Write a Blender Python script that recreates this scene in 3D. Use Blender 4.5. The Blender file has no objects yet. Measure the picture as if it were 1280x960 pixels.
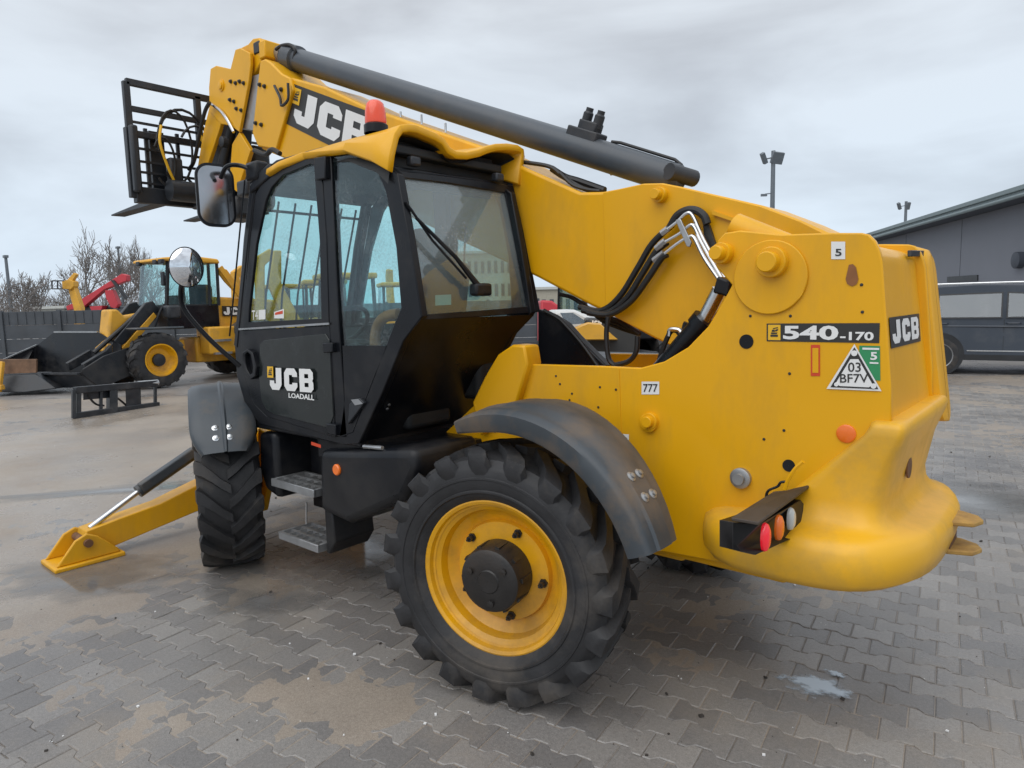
import bpy, bmesh, math, random
from math import sin, cos, pi, radians, atan2, hypot
from mathutils import Vector, Matrix, noise
random.seed(7)
S = bpy.context.scene
COL = S.collection
# ---------------------------------------------------------------- camera
CX = Vector((-2.063, 3.309, 1.829)); YAW, PIT, ROLL, FPX = radians(-49.26), radians(6.52), radians(1.43), 850.0
V = Vector((cos(YAW)*cos(PIT), sin(YAW)*cos(PIT), -sin(PIT)))
R0 = Vector((sin(YAW), -cos(YAW), 0)); U0 = R0.cross(V)
RT = R0*cos(ROLL)-U0*sin(ROLL); UP = R0*sin(ROLL)+U0*cos(ROLL)
cd = bpy.data.cameras.new('camera'); cam = bpy.data.objects.new('camera', cd); COL.objects.link(cam)
cam.matrix_world = Matrix(((RT.x, UP.x, -V.x, CX.x), (RT.y, UP.y, -V.y, CX.y), (RT.z, UP.z, -V.z, CX.z), (0, 0, 0, 1)))
cd.sensor_fit = 'HORIZONTAL'; cd.sensor_width = 36; cd.lens = 36*FPX/1280; cd.clip_start = .05; cd.clip_end = 3000
S.camera = cam
S.render.resolution_x, S.render.resolution_y = 1024, 768
# ---------------------------------------------------------------- world: overcast sky
S.view_settings.view_transform = 'Standard'; S.view_settings.look = 'None'; S.view_settings.exposure = .1; S.view_settings.gamma = 1
W = bpy.data.worlds.new('World'); S.world = W; W.use_nodes = True
nt = W.node_tree; nt.nodes.clear()
def N(nt, t, **k):
    n = nt.nodes.new(t)
    for a, b in k.items():
        if a.startswith('i_'): n.inputs[a[2:].replace('_', ' ')].default_value = b
        else: setattr(n, a, b)
    return n
SUN_EL, SUN_AZ = radians(55), radians(100)      # direction towards the sun behind the cloud
tc = N(nt, 'ShaderNodeTexCoord'); mp = N(nt, 'ShaderNodeMapping'); mp.inputs['Scale'].default_value = (1.0, 1.0, 3.2)
nz = N(nt, 'ShaderNodeTexNoise'); nz.inputs['Scale'].default_value = 2.1; nz.inputs['Detail'].default_value = 6; nz.inputs['Roughness'].default_value = .5
nz.inputs['Distortion'].default_value = .3
rp = N(nt, 'ShaderNodeValToRGB'); e = rp.color_ramp.elements
e[0].position = .34; e[0].color = (.55, .585, .64, 1); e[1].position = .60; e[1].color = (.77, .83, .90, 1)
sp = N(nt, 'ShaderNodeSeparateXYZ'); hr = N(nt, 'ShaderNodeValToRGB'); h = hr.color_ramp.elements
h[0].position = 0; h[0].color = (.92, 1.0, 1.06, 1); h[1].position = 1.; h[1].color = (1.5, 1.48, 1.45, 1); h_ = hr.color_ramp.elements.new(.42); h_.color = (1.0, .99, .98, 1)
mx = N(nt, 'ShaderNodeMix', data_type='RGBA', blend_type='MULTIPLY'); mx.inputs[0].default_value = 1
sky = N(nt, 'ShaderNodeTexSky', sky_type='NISHITA', sun_disc=False, sun_elevation=SUN_EL, sun_rotation=radians(90)-SUN_AZ)
bg1 = N(nt, 'ShaderNodeBackground'); bg1.inputs[1].default_value = 1.0
bg2 = N(nt, 'ShaderNodeBackground'); bg2.inputs[1].default_value = .05
ms = N(nt, 'ShaderNodeMixShader'); ms.inputs[0].default_value = .06; wo = N(nt, 'ShaderNodeOutputWorld')
l = nt.links.new
l(tc.outputs['Generated'], mp.inputs[0]); l(mp.outputs[0], nz.inputs['Vector']); l(nz.outputs[0], rp.inputs[0])
l(tc.outputs['Generated'], sp.inputs[0]); l(sp.outputs[2], hr.inputs[0])
l(rp.outputs[0], mx.inputs[6]); l(hr.outputs[0], mx.inputs[7]); l(mx.outputs[2], bg1.inputs[0]); l(sky.outputs[0], bg2.inputs[0])
l(bg1.outputs[0], ms.inputs[1]); l(bg2.outputs[0], ms.inputs[2]); l(ms.outputs[0], wo.inputs[0])
sd = bpy.data.lights.new('sun', 'SUN'); sd.energy = 1.3; sd.angle = radians(70); sd.color = (1, .97, .93)
so = bpy.data.objects.new('sun', sd); COL.objects.link(so)
so.rotation_euler = Vector((cos(SUN_AZ)*cos(SUN_EL), sin(SUN_AZ)*cos(SUN_EL), sin(SUN_EL))).to_track_quat('Z', 'Y').to_euler()
so.location = (0, 0, 20)

# ---------------------------------------------------------------- picture -> place (points on planes of known position)
def ray(x, y): return V*FPX + RT*(x-640) - UP*(y-480)
def on(x, y, ax, val):
    d = ray(x, y); return CX + d*((val-CX[ax])/d[ax])
def at(x, y, depth): return CX + ray(x, y)*(depth/FPX)
AX = dict(x=0, y=1, z=2)

# ---------------------------------------------------------------- materials
MATS = {}
def mat(name, col, rough=.5, metal=0., var=.12, scale=6., bump=0., dirt=None, dirt_amt=.5, coat=0., spec=.5, rvar=.1, streak=False, emit=0, dlo=.5, splash=0.):
    m = bpy.data.materials.new(name); m.use_nodes = True; t = m.node_tree; b = t.nodes['Principled BSDF']; l = t.links.new
    b.inputs['Roughness'].default_value = rough; b.inputs['Metallic'].default_value = metal
    b.inputs['Specular IOR Level'].default_value = spec; b.inputs['Coat Weight'].default_value = coat; b.inputs['Coat Roughness'].default_value = .12
    tc = N(t, 'ShaderNodeTexCoord'); n1 = N(t, 'ShaderNodeTexNoise'); n1.inputs['Scale'].default_value = scale; n1.inputs['Detail'].default_value = 5
    l(tc.outputs['Object'], n1.inputs['Vector'])
    r = N(t, 'ShaderNodeValToRGB'); a, c = r.color_ramp.elements; a.position = .3; c.position = .7
    a.color = [v*(1-var) for v in col]+[1]; c.color = [min(1, v*(1+var)) for v in col]+[1]
    l(n1.outputs[0], r.inputs[0]); out = r.outputs[0]
    rr = N(t, 'ShaderNodeMapRange'); rr.inputs[3].default_value = max(.02, rough-rvar); rr.inputs[4].default_value = min(1, rough+rvar)
    l(n1.outputs[0], rr.inputs[0]); ro = rr.outputs[0]
    if dirt:
        n2 = N(t, 'ShaderNodeTexNoise'); n2.inputs['Scale'].default_value = 3.1; n2.inputs['Detail'].default_value = 9; n2.inputs['Roughness'].default_value = .65
        mp = N(t, 'ShaderNodeMapping'); mp.inputs['Scale'].default_value = (1, 1, .35 if streak else 1); l(tc.outputs['Object'], mp.inputs[0]); l(mp.outputs[0], n2.inputs['Vector'])
        d = N(t, 'ShaderNodeValToRGB'); a, c = d.color_ramp.elements; a.position = dlo; c.position = dlo+.28; a.color = (0, 0, 0, 1); c.color = (dirt_amt,)*3+(1,)
        fac = n2.outputs[0]
        if splash:     # road dirt thrown up on the lower parts
            gz = N(t, 'ShaderNodeNewGeometry'); sz = N(t, 'ShaderNodeSeparateXYZ'); l(gz.outputs['Position'], sz.inputs[0]); mr = N(t, 'ShaderNodeMapRange'); mr.inputs[1].default_value = 1.25; mr.inputs[2].default_value = .35; mr.inputs[3].default_value = 0; mr.inputs[4].default_value = splash
            l(sz.outputs[2], mr.inputs[0]); sa_ = N(t, 'ShaderNodeMath', operation='ADD'); l(n2.outputs[0], sa_.inputs[0]); l(mr.outputs[0], sa_.inputs[1]); fac = sa_.outputs[0]
        l(fac, d.inputs[0]); mx = N(t, 'ShaderNodeMix', data_type='RGBA'); mx.inputs[7].default_value = (*dirt, 1)
        l(d.outputs[0], mx.inputs[0]); l(out, mx.inputs[6]); out = mx.outputs[2]
        m2 = N(t, 'ShaderNodeMath', operation='MULTIPLY_ADD'); m2.inputs[1].default_value = .4; l(d.outputs[0], m2.inputs[0]); l(ro, m2.inputs[2]); ro = m2.outputs[0]
    l(out, b.inputs['Base Color']); l(ro, b.inputs['Roughness'])
    if bump:
        n3 = N(t, 'ShaderNodeTexNoise'); n3.inputs['Scale'].default_value = scale*9; n3.inputs['Detail'].default_value = 6; l(tc.outputs['Object'], n3.inputs['Vector'])
        bp = N(t, 'ShaderNodeBump'); bp.inputs['Strength'].default_value = bump; bp.inputs['Distance'].default_value = .01
        l(n3.outputs[0], bp.inputs['Height']); l(bp.outputs[0], b.inputs['Normal'])
    if emit: b.inputs['Emission Color'].default_value = (*col, 1); b.inputs['Emission Strength'].default_value = emit
    MATS[name] = m; return m
YEL = mat('yellow_paint', (.79, .395, .004), .36, var=.05, scale=1.3, dirt=(.40, .23, .045), dirt_amt=.45, coat=.1, spec=.35, streak=True, bump=.03, splash=.16)
YEL2 = mat('yellow_cast_paint', (.78, .41, .012), .42, var=.07, scale=2., bump=.05, dirt=(.36, .24, .08), dirt_amt=.55, coat=.1, splash=.14)
YRIM = mat('yellow_rim_paint', (.80, .39, .006), .3, var=.05, scale=3, dirt=(.22, .12, .04), dirt_amt=.65, coat=.2, splash=.08)
HOOD = mat('dusty_lamp_hood', (.045, .035, .028), .6, var=.3, scale=8, dirt=(.12, .09, .07), dirt_amt=.6)
YFAR = mat('yellow_weathered_paint', (.72, .37, .03), .45, var=.12, scale=2, dirt=(.25, .17, .09), dirt_amt=.6)
BLK = mat('black_paint', (.007, .008, .011), .30, var=.3, scale=3, dirt=(.05, .046, .042), dirt_amt=.5, spec=.3, splash=.16)
BLKD = mat('black_dusty_steel', (.018, .021, .026), .42, var=.3, scale=6, dirt=(.09, .08, .075), dirt_amt=.6, bump=.05)
PANEL = mat('dark_door_panel', (.014, .018, .018), .18, var=.2, scale=20, dirt=(.03, .03, .03), dirt_amt=.5)
GRY = mat('grey_plastic', (.050, .060, .070), .42, var=.15, scale=3, dirt=(.19, .14, .09), dirt_amt=.6, bump=.05)
GRYR = mat('grey_dirty_fender', (.048, .057, .066), .45, var=.15, scale=3, dirt=(.20, .13, .07), dirt_amt=.75, bump=.08, dlo=.42)
YOLD = mat('yellow_worn_paint', (.55, .33, .07), .55, var=.3, scale=12, dirt=(.16, .08, .04), dirt_amt=.9, dlo=.42, bump=.15)
TUBE = mat('grey_cylinder_paint', (.055, .066, .080), .35, var=.12, scale=2, dirt=(.13, .12, .11), dirt_amt=.4)
RUB = mat('tyre_rubber', (.022, .022, .024), .62, var=.35, scale=7, dirt=(.13, .11, .09), dirt_amt=.7, bump=.15)
HOSE = mat('hose_rubber', (.012, .012, .013), .45, var=.2, scale=20)
HUB = mat('black_hub', (.018, .016, .015), .4, var=.3, scale=9, bump=.12, dirt=(.10, .055, .025), dirt_amt=.3)
STL = mat('bright_steel', (.62, .63, .64), .22, 1., var=.08, scale=8)
ZINC = mat('zinc_steel', (.42, .43, .44), .4, .8, var=.15, scale=9, dirt=(.2, .17, .14), dirt_amt=.5)
RUST = mat('rusty_steel', (.16, .075, .035), .8, var=.4, scale=9, bump=.2)
WHT = mat('white_print', (.78, .78, .77), .45, var=.03)
DKP = mat('dark_print', (.028, .027, .025), .4, var=.08)
YPR = mat('yellow_print', (.80, .46, .02), .4, var=.04)
GRN = mat('green_print', (.03, .26, .10), .4, var=.05)
REDP = mat('red_print', (.62, .06, .015), .4, var=.05)
ORL = mat('orange_lens', (.85, .17, .01), .25, var=.08, coat=.5)
RDL = mat('red_lens', (.80, .015, .03), .2, var=.08, coat=.6, emit=.25)
WTL = mat('clear_lens', (.50, .52, .50), .2, var=.15, coat=.5)
BCN = mat('beacon_lens', (.85, .085, .03), .25, var=.08, coat=.5)
MIR = mat('mirror_glass', (.75, .77, .8), .04, 1., var=.02, rvar=.01)
SEAT = mat('seat_fabric', (.045, .055, .07), .85, var=.2, scale=30)
INT = mat('cab_trim', (.018, .02, .022), .6, var=.2, scale=10)
BRN = mat('brown_trim', (.28, .11, .035), .7, var=.2, scale=10)
def glass(name, tint, refl=.10, dark=0., dew_sheen=0.):
    m = bpy.data.materials.new(name); m.use_nodes = True; t = m.node_tree; t.nodes.clear(); l = t.links.new
    o = N(t, 'ShaderNodeOutputMaterial'); tr = N(t, 'ShaderNodeBsdfTransparent'); tr.inputs[0].default_value = (*tint, 1)
    gl = N(t, 'ShaderNodeBsdfGlossy'); gl.inputs['Roughness'].default_value = .02; gl.inputs[0].default_value = (.9, .95, 1, 1)
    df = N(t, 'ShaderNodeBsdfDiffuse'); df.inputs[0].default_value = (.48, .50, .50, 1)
    lf = N(t, 'ShaderNodeLayerWeight'); lf.inputs[0].default_value = .5; lw = N(t, 'ShaderNodeMath', operation='POWER'); lw.inputs[1].default_value = 4.5; l(lf.outputs['Facing'], lw.inputs[0])
    ad = N(t, 'ShaderNodeMath', operation='ADD'); ad.inputs[1].default_value = refl; ad.use_clamp = True
    m1 = N(t, 'ShaderNodeMixShader'); m2 = N(t, 'ShaderNodeMixShader')
    tc = N(t, 'ShaderNodeTexCoord'); nz = N(t, 'ShaderNodeTexNoise'); nz.inputs['Scale'].default_value = 60; nz.inputs['Detail'].default_value = 3
    n2 = N(t, 'ShaderNodeTexNoise'); n2.inputs['Scale'].default_value = 3; l(tc.outputs['Object'], n2.inputs['Vector'])
    mu = N(t, 'ShaderNodeMath', operation='MULTIPLY')
    rp = N(t, 'ShaderNodeValToRGB'); a, c = rp.color_ramp.elements; a.position = .5; c.position = .95; a.color = (.0+dark*.3,)*3+(1,); c.color = (.16+dark,)*3+(1,)
    l(tc.outputs['Object'], nz.inputs['Vector']); l(nz.outputs[0], mu.inputs[0]); l(n2.outputs[0], mu.inputs[1])
    m3 = N(t, 'ShaderNodeMath', operation='MULTIPLY'); m3.inputs[1].default_value = 2.; l(mu.outputs[0], m3.inputs[0]); l(m3.outputs[0], rp.inputs[0])
    fac = rp.outputs[0]
    if dew_sheen:      # drops and mist, with the pale sky reflection painted in, on the upper pane
        sz = N(t, 'ShaderNodeSeparateXYZ'); l(tc.outputs['Object'], sz.inputs[0]); mr = N(t, 'ShaderNodeMapRange'); mr.inputs[1].default_value = 1.85; mr.inputs[2].default_value = 2.2; mr.inputs[3].default_value = .06; mr.inputs[4].default_value = dew_sheen
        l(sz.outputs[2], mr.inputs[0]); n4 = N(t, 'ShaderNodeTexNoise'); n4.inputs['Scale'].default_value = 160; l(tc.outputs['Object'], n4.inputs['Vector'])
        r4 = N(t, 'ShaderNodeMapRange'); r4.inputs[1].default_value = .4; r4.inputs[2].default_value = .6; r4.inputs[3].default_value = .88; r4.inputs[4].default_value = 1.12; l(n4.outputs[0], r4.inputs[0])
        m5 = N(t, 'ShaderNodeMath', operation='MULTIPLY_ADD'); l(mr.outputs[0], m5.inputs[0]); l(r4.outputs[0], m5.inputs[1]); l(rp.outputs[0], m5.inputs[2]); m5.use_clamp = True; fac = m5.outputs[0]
    l(lw.outputs[0], ad.inputs[0]); l(ad.outputs[0], m1.inputs[0]); l(tr.outputs[0], m1.inputs[1]); l(gl.outputs[0], m1.inputs[2])
    l(fac, m2.inputs[0]); l(m1.outputs[0], m2.inputs[1]); l(df.outputs[0], m2.inputs[2]); l(m2.outputs[0], o.inputs[0])
    return m
GLS = glass('tinted_glass', (.83, .95, .945), .05)
GLR = glass('dusty_sheen_rear_glass', (.80, .92, .92), .09, .0, .24)
GLD = glass('dark_vehicle_glass', (.30, .34, .36), .13)

# ---------------------------------------------------------------- mesh helpers
def finish(me, ang=35):
    me.shade_smooth(); me.set_sharp_from_angle(angle=radians(ang))
def link(name, me, m, parent=None, bevel=0., seg=2, ang=35):
    o = bpy.data.objects.new(name, me); COL.objects.link(o)
    if m and not me.materials: me.materials.append(m)
    finish(me, ang)
    if parent: o.parent = parent
    if bevel:
        b = o.modifiers.new('bevel', 'BEVEL'); b.width = bevel; b.segments = seg; b.limit_method = 'ANGLE'; b.angle_limit = radians(40)
    return o
def thing(name, label, cat, loc=(0, 0, 0), rz=0, group=None):
    o = bpy.data.objects.new(name, None); COL.objects.link(o); o.empty_display_size = .3
    o.location = loc; o.rotation_euler = (0, 0, rz); o['label'] = label; o['category'] = cat
    if group: o['group'] = group
    return o
def tag(o, label, cat, group=None):
    o['label'] = label; o['category'] = cat
    if group: o['group'] = group
    return o
def pyd(name, vs, fs, m, parent=None, **k):
    me = bpy.data.meshes.new(name); me.from_pydata([tuple(v) for v in vs], [], fs); me.validate()
    bm = bmesh.new(); bm.from_mesh(me); bmesh.ops.recalc_face_normals(bm, faces=bm.faces); bm.to_mesh(me); bm.free()
    return link(name, me, m, parent, **k)
class MB:
    "collects shapes into one mesh"
    def __init__(s): s.v = []; s.f = []
    def add(s, vs, fs): n = len(s.v); s.v += [Vector(v) for v in vs]; s.f += [tuple(i+n for i in f) for f in fs]; return s
    def box(s, c, d, rot=None):
        c = Vector(c); M = rot if rot else Matrix.Identity(3)
        vs = [c + M @ Vector((sx*d[0]/2, sy*d[1]/2, sz*d[2]/2)) for sx in (-1, 1) for sy in (-1, 1) for sz in (-1, 1)]
        return s.add(vs, [(0, 1, 3, 2), (4, 6, 7, 5), (0, 4, 5, 1), (2, 3, 7, 6), (0, 2, 6, 4), (1, 5, 7, 3)])
    def bar(s, a, b, w, h, upv=(0, 0, 1)):
        a, b = Vector(a), Vector(b); d = b-a; L = d.length; x = d/L; u = Vector(upv); y = u.cross(x)
        if y.length < 1e-4: y = Vector((0, 1, 0)).cross(x)
        y.normalize(); z = x.cross(y); M = Matrix((x, y, z)).transposed()
        return s.box((a+b)/2, (L, w, h), M)
    def prism(s, pts, ext):
        n = len(pts); ext = Vector(ext); pts = [Vector(p) for p in pts]
        return s.add(pts+[p+ext for p in pts], [tuple(range(n)), tuple(range(2*n-1, n-1, -1))]+[(i, i+n, (i+1) % n+n, (i+1) % n) for i in range(n)])
    def ring(s, outer, inner, ext):
        n = len(outer); ext = Vector(ext); o = [Vector(p) for p in outer]; i_ = [Vector(p) for p in inner]
        vs = o+i_+[p+ext for p in o]+[p+ext for p in i_]; fs = []
        for i in range(n):
            j = (i+1) % n
            fs += [(i, j, n+j, n+i), (2*n+j, 2*n+i, 3*n+i, 3*n+j), (i, 2*n+i, 2*n+j, j), (n+i, n+j, 3*n+j, 3*n+i)]
        return s.add(vs, fs)
    def tube(s, pts, r, n=10, cap=True):
        pts = [Vector(p) for p in pts]; rs = r if isinstance(r, (list, tuple)) else [r]*len(pts); m = len(pts)
        t0 = (pts[1]-pts[0]).normalized(); a = Vector((0, 0, 1)) if abs(t0.z) < .9 else Vector((1, 0, 0)); nn = t0.cross(a).normalized(); vs = []; 
        for i in range(m):
            t = (pts[min(i+1, m-1)]-pts[max(i-1, 0)]).normalized(); nn = (nn-t*nn.dot(t)).normalized(); bb = t.cross(nn)
            vs += [pts[i]+(nn*cos(2*pi*k/n)+bb*sin(2*pi*k/n))*rs[i] for k in range(n)]
        fs = [(i*n+k, i*n+(k+1) % n, (i+1)*n+(k+1) % n, (i+1)*n+k) for i in range(m-1) for k in range(n)]
        if cap: fs += [tuple(range(n-1, -1, -1)), tuple(range((m-1)*n, m*n))]
        return s.add(vs, fs)
    def lathe(s, prof, c, axis, n=40, close=False):
        "prof: (distance along axis, radius)"
        c, ax = Vector(c), Vector(axis).normalized(); a = Vector((0, 0, 1)) if abs(ax.z) < .9 else Vector((1, 0, 0)); u = ax.cross(a).normalized(); w = ax.cross(u); m = len(prof)
        vs = [c+ax*y+(u*cos(2*pi*k/n)+w*sin(2*pi*k/n))*r for y, r in prof for k in range(n)]
        fs = [(i*n+k, i*n+(k+1) % n, (i+1)*n+(k+1) % n, (i+1)*n+k) for i in range(m-1) for k in range(n)]
        if close: fs += [tuple(range(n)), tuple(range((m-1)*n, m*n))]
        return s.add(vs, fs)
    def loft(s, rings, cap=True, closed=True):
        n = len(rings[0]); vs = [v for r in rings for v in r]; q = n if closed else n-1
        fs = [(i*n+k, i*n+(k+1) % n, (i+1)*n+(k+1) % n, (i+1)*n+k) for i in range(len(rings)-1) for k in range(q)]
        if cap and closed: fs += [tuple(range(n)), tuple(range((len(rings)-1)*n, len(rings)*n))]
        return s.add(vs, fs)
    def build(s, name, m, parent=None, **k): return pyd(name, s.v, s.f, m, parent, **k)
def Y_(pts, Y): return [on(x, y, 1, Y) for x, y in pts]
def X_(pts, X): return [on(x, y, 0, X) for x, y in pts]
def plateY(name, pts, Y, th, m, parent, **k): return MB().prism(Y_(pts, Y), (0, -th, 0)).build(name, m, parent, **k)
def plateX(name, pts, X, th, m, parent, **k): return MB().prism(X_(pts, X), (th, 0, 0)).build(name, m, parent, **k)
def smooth_path(pts, n=8):
    pts = [Vector(p) for p in pts]; P = [pts[0]*2-pts[1]]+pts+[pts[-1]*2-pts[-2]]; out = []
    for i in range(1, len(P)-2):
        for k in range(n):
            t = k/n; a, b, c, d = P[i-1], P[i], P[i+1], P[i+2]
            out.append(.5*((2*b)+(c-a)*t+(2*a-5*b+4*c-d)*t*t+(3*b-a-3*c+d)*t**3))
    return out+[pts[-1]]
def dup(o, parent=None):
    c = o.copy(); COL.objects.link(c)
    if parent: c.parent = parent
    for ch in list(o.children): dup(ch, c)
    return c
# ---- lettering
LET = {
 'J': [[(.5, 1), (.95, 1), (.95, .24), (.74, 0), (.2, 0), (0, .2), (0, .42), (.36, .42), (.36, .29), (.5, .29)]],
 'C': [[(.2, 1), (.8, 1), (1, .8), (1, .63), (.62, .63), (.62, .71), (.38, .71), (.38, .29), (.62, .29), (.62, .37), (1, .37), (1, .2), (.8, 0), (.2, 0), (0, .2), (0, .8)]],
 'B': [[(0, 0), (.37, 0), (.37, 1), (0, 1)], [(.37, 0), (.66, 0), (.66, .22), (.37, .22)], [(.37, .4), (.66, .4), (.66, .6), (.37, .6)], [(.37, .78), (.66, .78), (.66, 1), (.37, 1)],
       [(.66, 0), (.82, 0), (1, .15), (1, .42), (.93, .5), (1, .58), (1, .85), (.82, 1), (.66, 1)]]}
def bil(q, u, v):
    tl, tr, br, bl = q; return (tl*(1-u)+tr*u)*v+(bl*(1-u)+br*u)*(1-v)
def sub(q, u0, v0, u1, v1): return [bil(q, u0, v1), bil(q, u1, v1), bil(q, u1, v0), bil(q, u0, v0)]
def shift(q, n, d): return [p+Vector(n)*d for p in q]
def polys_on(name, polys, q, m, parent):
    b = MB()
    for p in polys: b.add([bil(q, u, v) for u, v in p], [tuple(range(len(p)))])
    me = bpy.data.meshes.new(name); me.from_pydata([tuple(v) for v in b.v], [], b.f); return link(name, me, m, parent)
def quad_on(name, q, m, parent): return polys_on(name, [[(0, 0), (1, 0), (1, 1), (0, 1)]], q, m, parent)
def jcb_on(q, m, parent, gap=.05, name='lettering'):
    w = (1-2*gap)/3; ps = []
    for i, c in enumerate('JCB'):
        ps += [[(i*(w+gap)+u*w, v) for u, v in p] for p in LET[c]]
    return polys_on(name, ps, q, m, parent)
def text_on(s, q, m, parent, bold=.02, name='lettering', slant=0):
    c = bpy.data.curves.new('t', 'FONT'); c.body = s; c.offset = bold; c.resolution_u = 3
    o = bpy.data.objects.new('t', c); me = bpy.data.meshes.new_from_object(o); 
    xs = [v.co.x for v in me.vertices]; ys = [v.co.y for v in me.vertices]; x0, x1, y0, y1 = min(xs), max(xs), min(ys), max(ys)
    for v in me.vertices:
        u, w = (v.co.x-x0)/(x1-x0), (v.co.y-y0)/(y1-y0); v.co = bil(q, u+slant*(w-.5), w)
    me.materials.clear(); bpy.data.objects.remove(o); bpy.data.curves.remove(c)
    return link(name, me, m, parent)
def emblem_on(q, parent):
    "little digger mark: yellow square with dark strokes"
    quad_on('emblem_ground', q, YPR, parent)
    n = (q[1]-q[0]).cross(q[3]-q[0]).normalized()*-1
    q2 = shift(q, n, .0015)
    polys_on('emblem_mark', [[(.2, .22), (.8, .22), (.8, .36), (.2, .36)], [(.25, .4), (.7, .4), (.78, .5), (.25, .5)], [(.3, .54), (.55, .54), (.55, .68), (.34, .68)],
                             [(.58, .55), (.8, .62), (.82, .75), (.58, .66)], [(.42, .72), (.8, .79), (.8, .85), (.4, .78)]], q2, DKP, parent)
# ================================================================ TELEHANDLER
T = thing('telehandler', 'large yellow telescopic handler with black cab standing in the middle of the paved yard', 'telehandler')
NY = Vector((0, 1, 0)); NXm = Vector((-1, 0, 0))
# ---- wheels
def make_wheel(parent, c, steer, R=.6, rr=.3585, w=.396, nl=19, rot=0., hubm=HUB, rimm=YRIM, lean=1, dish=True):
    root = bpy.data.objects.new('wheel', None); COL.objects.link(root); root.empty_display_size = .2
    root.location = c; root.rotation_euler = (0, rot, steer); root.rotation_mode = 'YXZ'; root.parent = parent
    root.rotation_mode = 'XYZ'
    h = w/2; b = MB()
    prof = [(h*.66, rr-.02), (h*.8, rr+.004), (h*.93, rr+.035), (h*1.0, rr+.10*R/.6), (h*.99, rr+.15*R/.6), (h*.95, R-.078), (h*.8, R-.048), (h*.4, R-.038), (0, R-.036)]
    prof += [(-y, r) for y, r in prof[-2::-1]]
    b.lathe(prof, (0, 0, 0), (0, 1, 0), 72)
    def cyl(y, r, th): return Vector((r*cos(th), y, r*sin(th)))
    for s in (1, -1):
        for k in range(nl):
            t0 = 2*pi*(k+(.5 if s < 0 else 0))/nl; rings = []
            st = [(-.04, R, .0, .026), (.25, R, .07, .028), (.55, R*.997, .17, .032), (.82, R*.99, .25, .038), (1.02, R*.97, .285, .042), (1.06, R*.90, .29, .034), (1.01, R*.83, .29, .022)]
            for i, (yy, rt, dt, hw) in enumerate(st):
                y = s*h*yy; th = t0+lean*dt; a = hw*1.25/R
                rb = R-.07 if i < 4 else (R-.085, R-.12, R-.13)[i-4]
                yb = y if i < 4 else s*h*(.90, .93, .95)[i-4]
                j = rt+(random.random()-.5)*.004
                rings.append([cyl(yb, rb, th-a*1.35), cyl(y, j, th-a*.9), cyl(y, j, th+a*.9), cyl(yb, rb, th+a*1.35)])
            b.loft(rings)
    b.build('tyre', RUB, root, ang=30)
    for s in (1, -1): b = MB().lathe([(h*s*.98, rr+.105), (h*s*1.02, rr+.11), (h*s*1.02, rr+.118), (h*s*.98, rr+.123)], (0, 0, 0), (0, 1, 0), 64).lathe([(h*s*.93, rr+.042), (h*s*.985, rr+.048), (h*s*.985, rr+.056), (h*s*.95, rr+.062)], (0, 0, 0), (0, 1, 0), 64).build('sidewall_ridge', RUB, root)
    yo = h*.8; b = MB()
    if dish:
        prof = [(yo-.03, rr-.03), (yo-.012, rr+.012), (yo, rr+.012), (yo+.004, rr), (yo-.004, rr-.014), (yo-.03, rr-.022), (yo-.05, rr-.05), (yo-.09, rr-.062), (yo-.12, rr-.10), (yo-.125, rr-.115), (yo-.10, .235*R/.6), (yo-.095, .16*R/.6), (yo-.1, .02)]
    b.lathe(prof, (0, 0, 0), (0, 1, 0), 72); b.build('rim', rimm, root, ang=28)
    pb = [(-h*.78, rr), (-h*.5, rr-.06), (-h*.1, rr-.08), (0, rr-.10), (0, .05)]
    b = MB().lathe(pb, (0, 0, 0), (0, 1, 0), 40).build('inner_rim', rimm, root)
    b = MB().lathe([(yo-.12, .155), (yo-.06, .157), (yo+.01, .151), (yo+.032, .144), (yo+.042, .128), (yo+.042, .055), (yo+.048, .05), (yo+.048, .001)], (0, 0, 0), (0, 1, 0), 48)
    for k in range(3):
        a = 2*pi*k/3+.5; b.lathe([(yo+.03, .016), (yo+.054, .016), (yo+.056, .001)], (.10*cos(a), 0, .10*sin(a)), (0, 1, 0), 8)
    for k in range(10):
        a = 2*pi*k/10; b.box((.149*cos(a), yo-.035, .149*sin(a)), (.02, .09, .02), Matrix.Rotation(-a, 3, 'Y'))
    b.build('hub', hubm, root)
    for k in range(5):
        a = 2*pi*k/5+radians(-24); p = Vector((.212*cos(a), 0, .212*sin(a)))
        b = MB().lathe([(yo-.1, .021), (yo-.088, .021), (yo-.088, .014), (yo-.06, .014), (yo-.06, .006), (yo-.045, .006), (yo-.045, .0005)], p, (0, 1, 0), 6).build('wheel_nut', HUB, root, ang=20)
    return root
SR, SF = radians(13.85), radians(-25)
make_wheel(T, (0, .973, .6), SR, rot=.1)
make_wheel(T, (2.735, .973, .6), SF, rot=.3, lean=-1)
w3 = make_wheel(T, (0, -.973, .6), pi+SR, rot=.2)
w4 = make_wheel(T, (2.735, -.973, .6), pi+SF, rot=.5)

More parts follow.
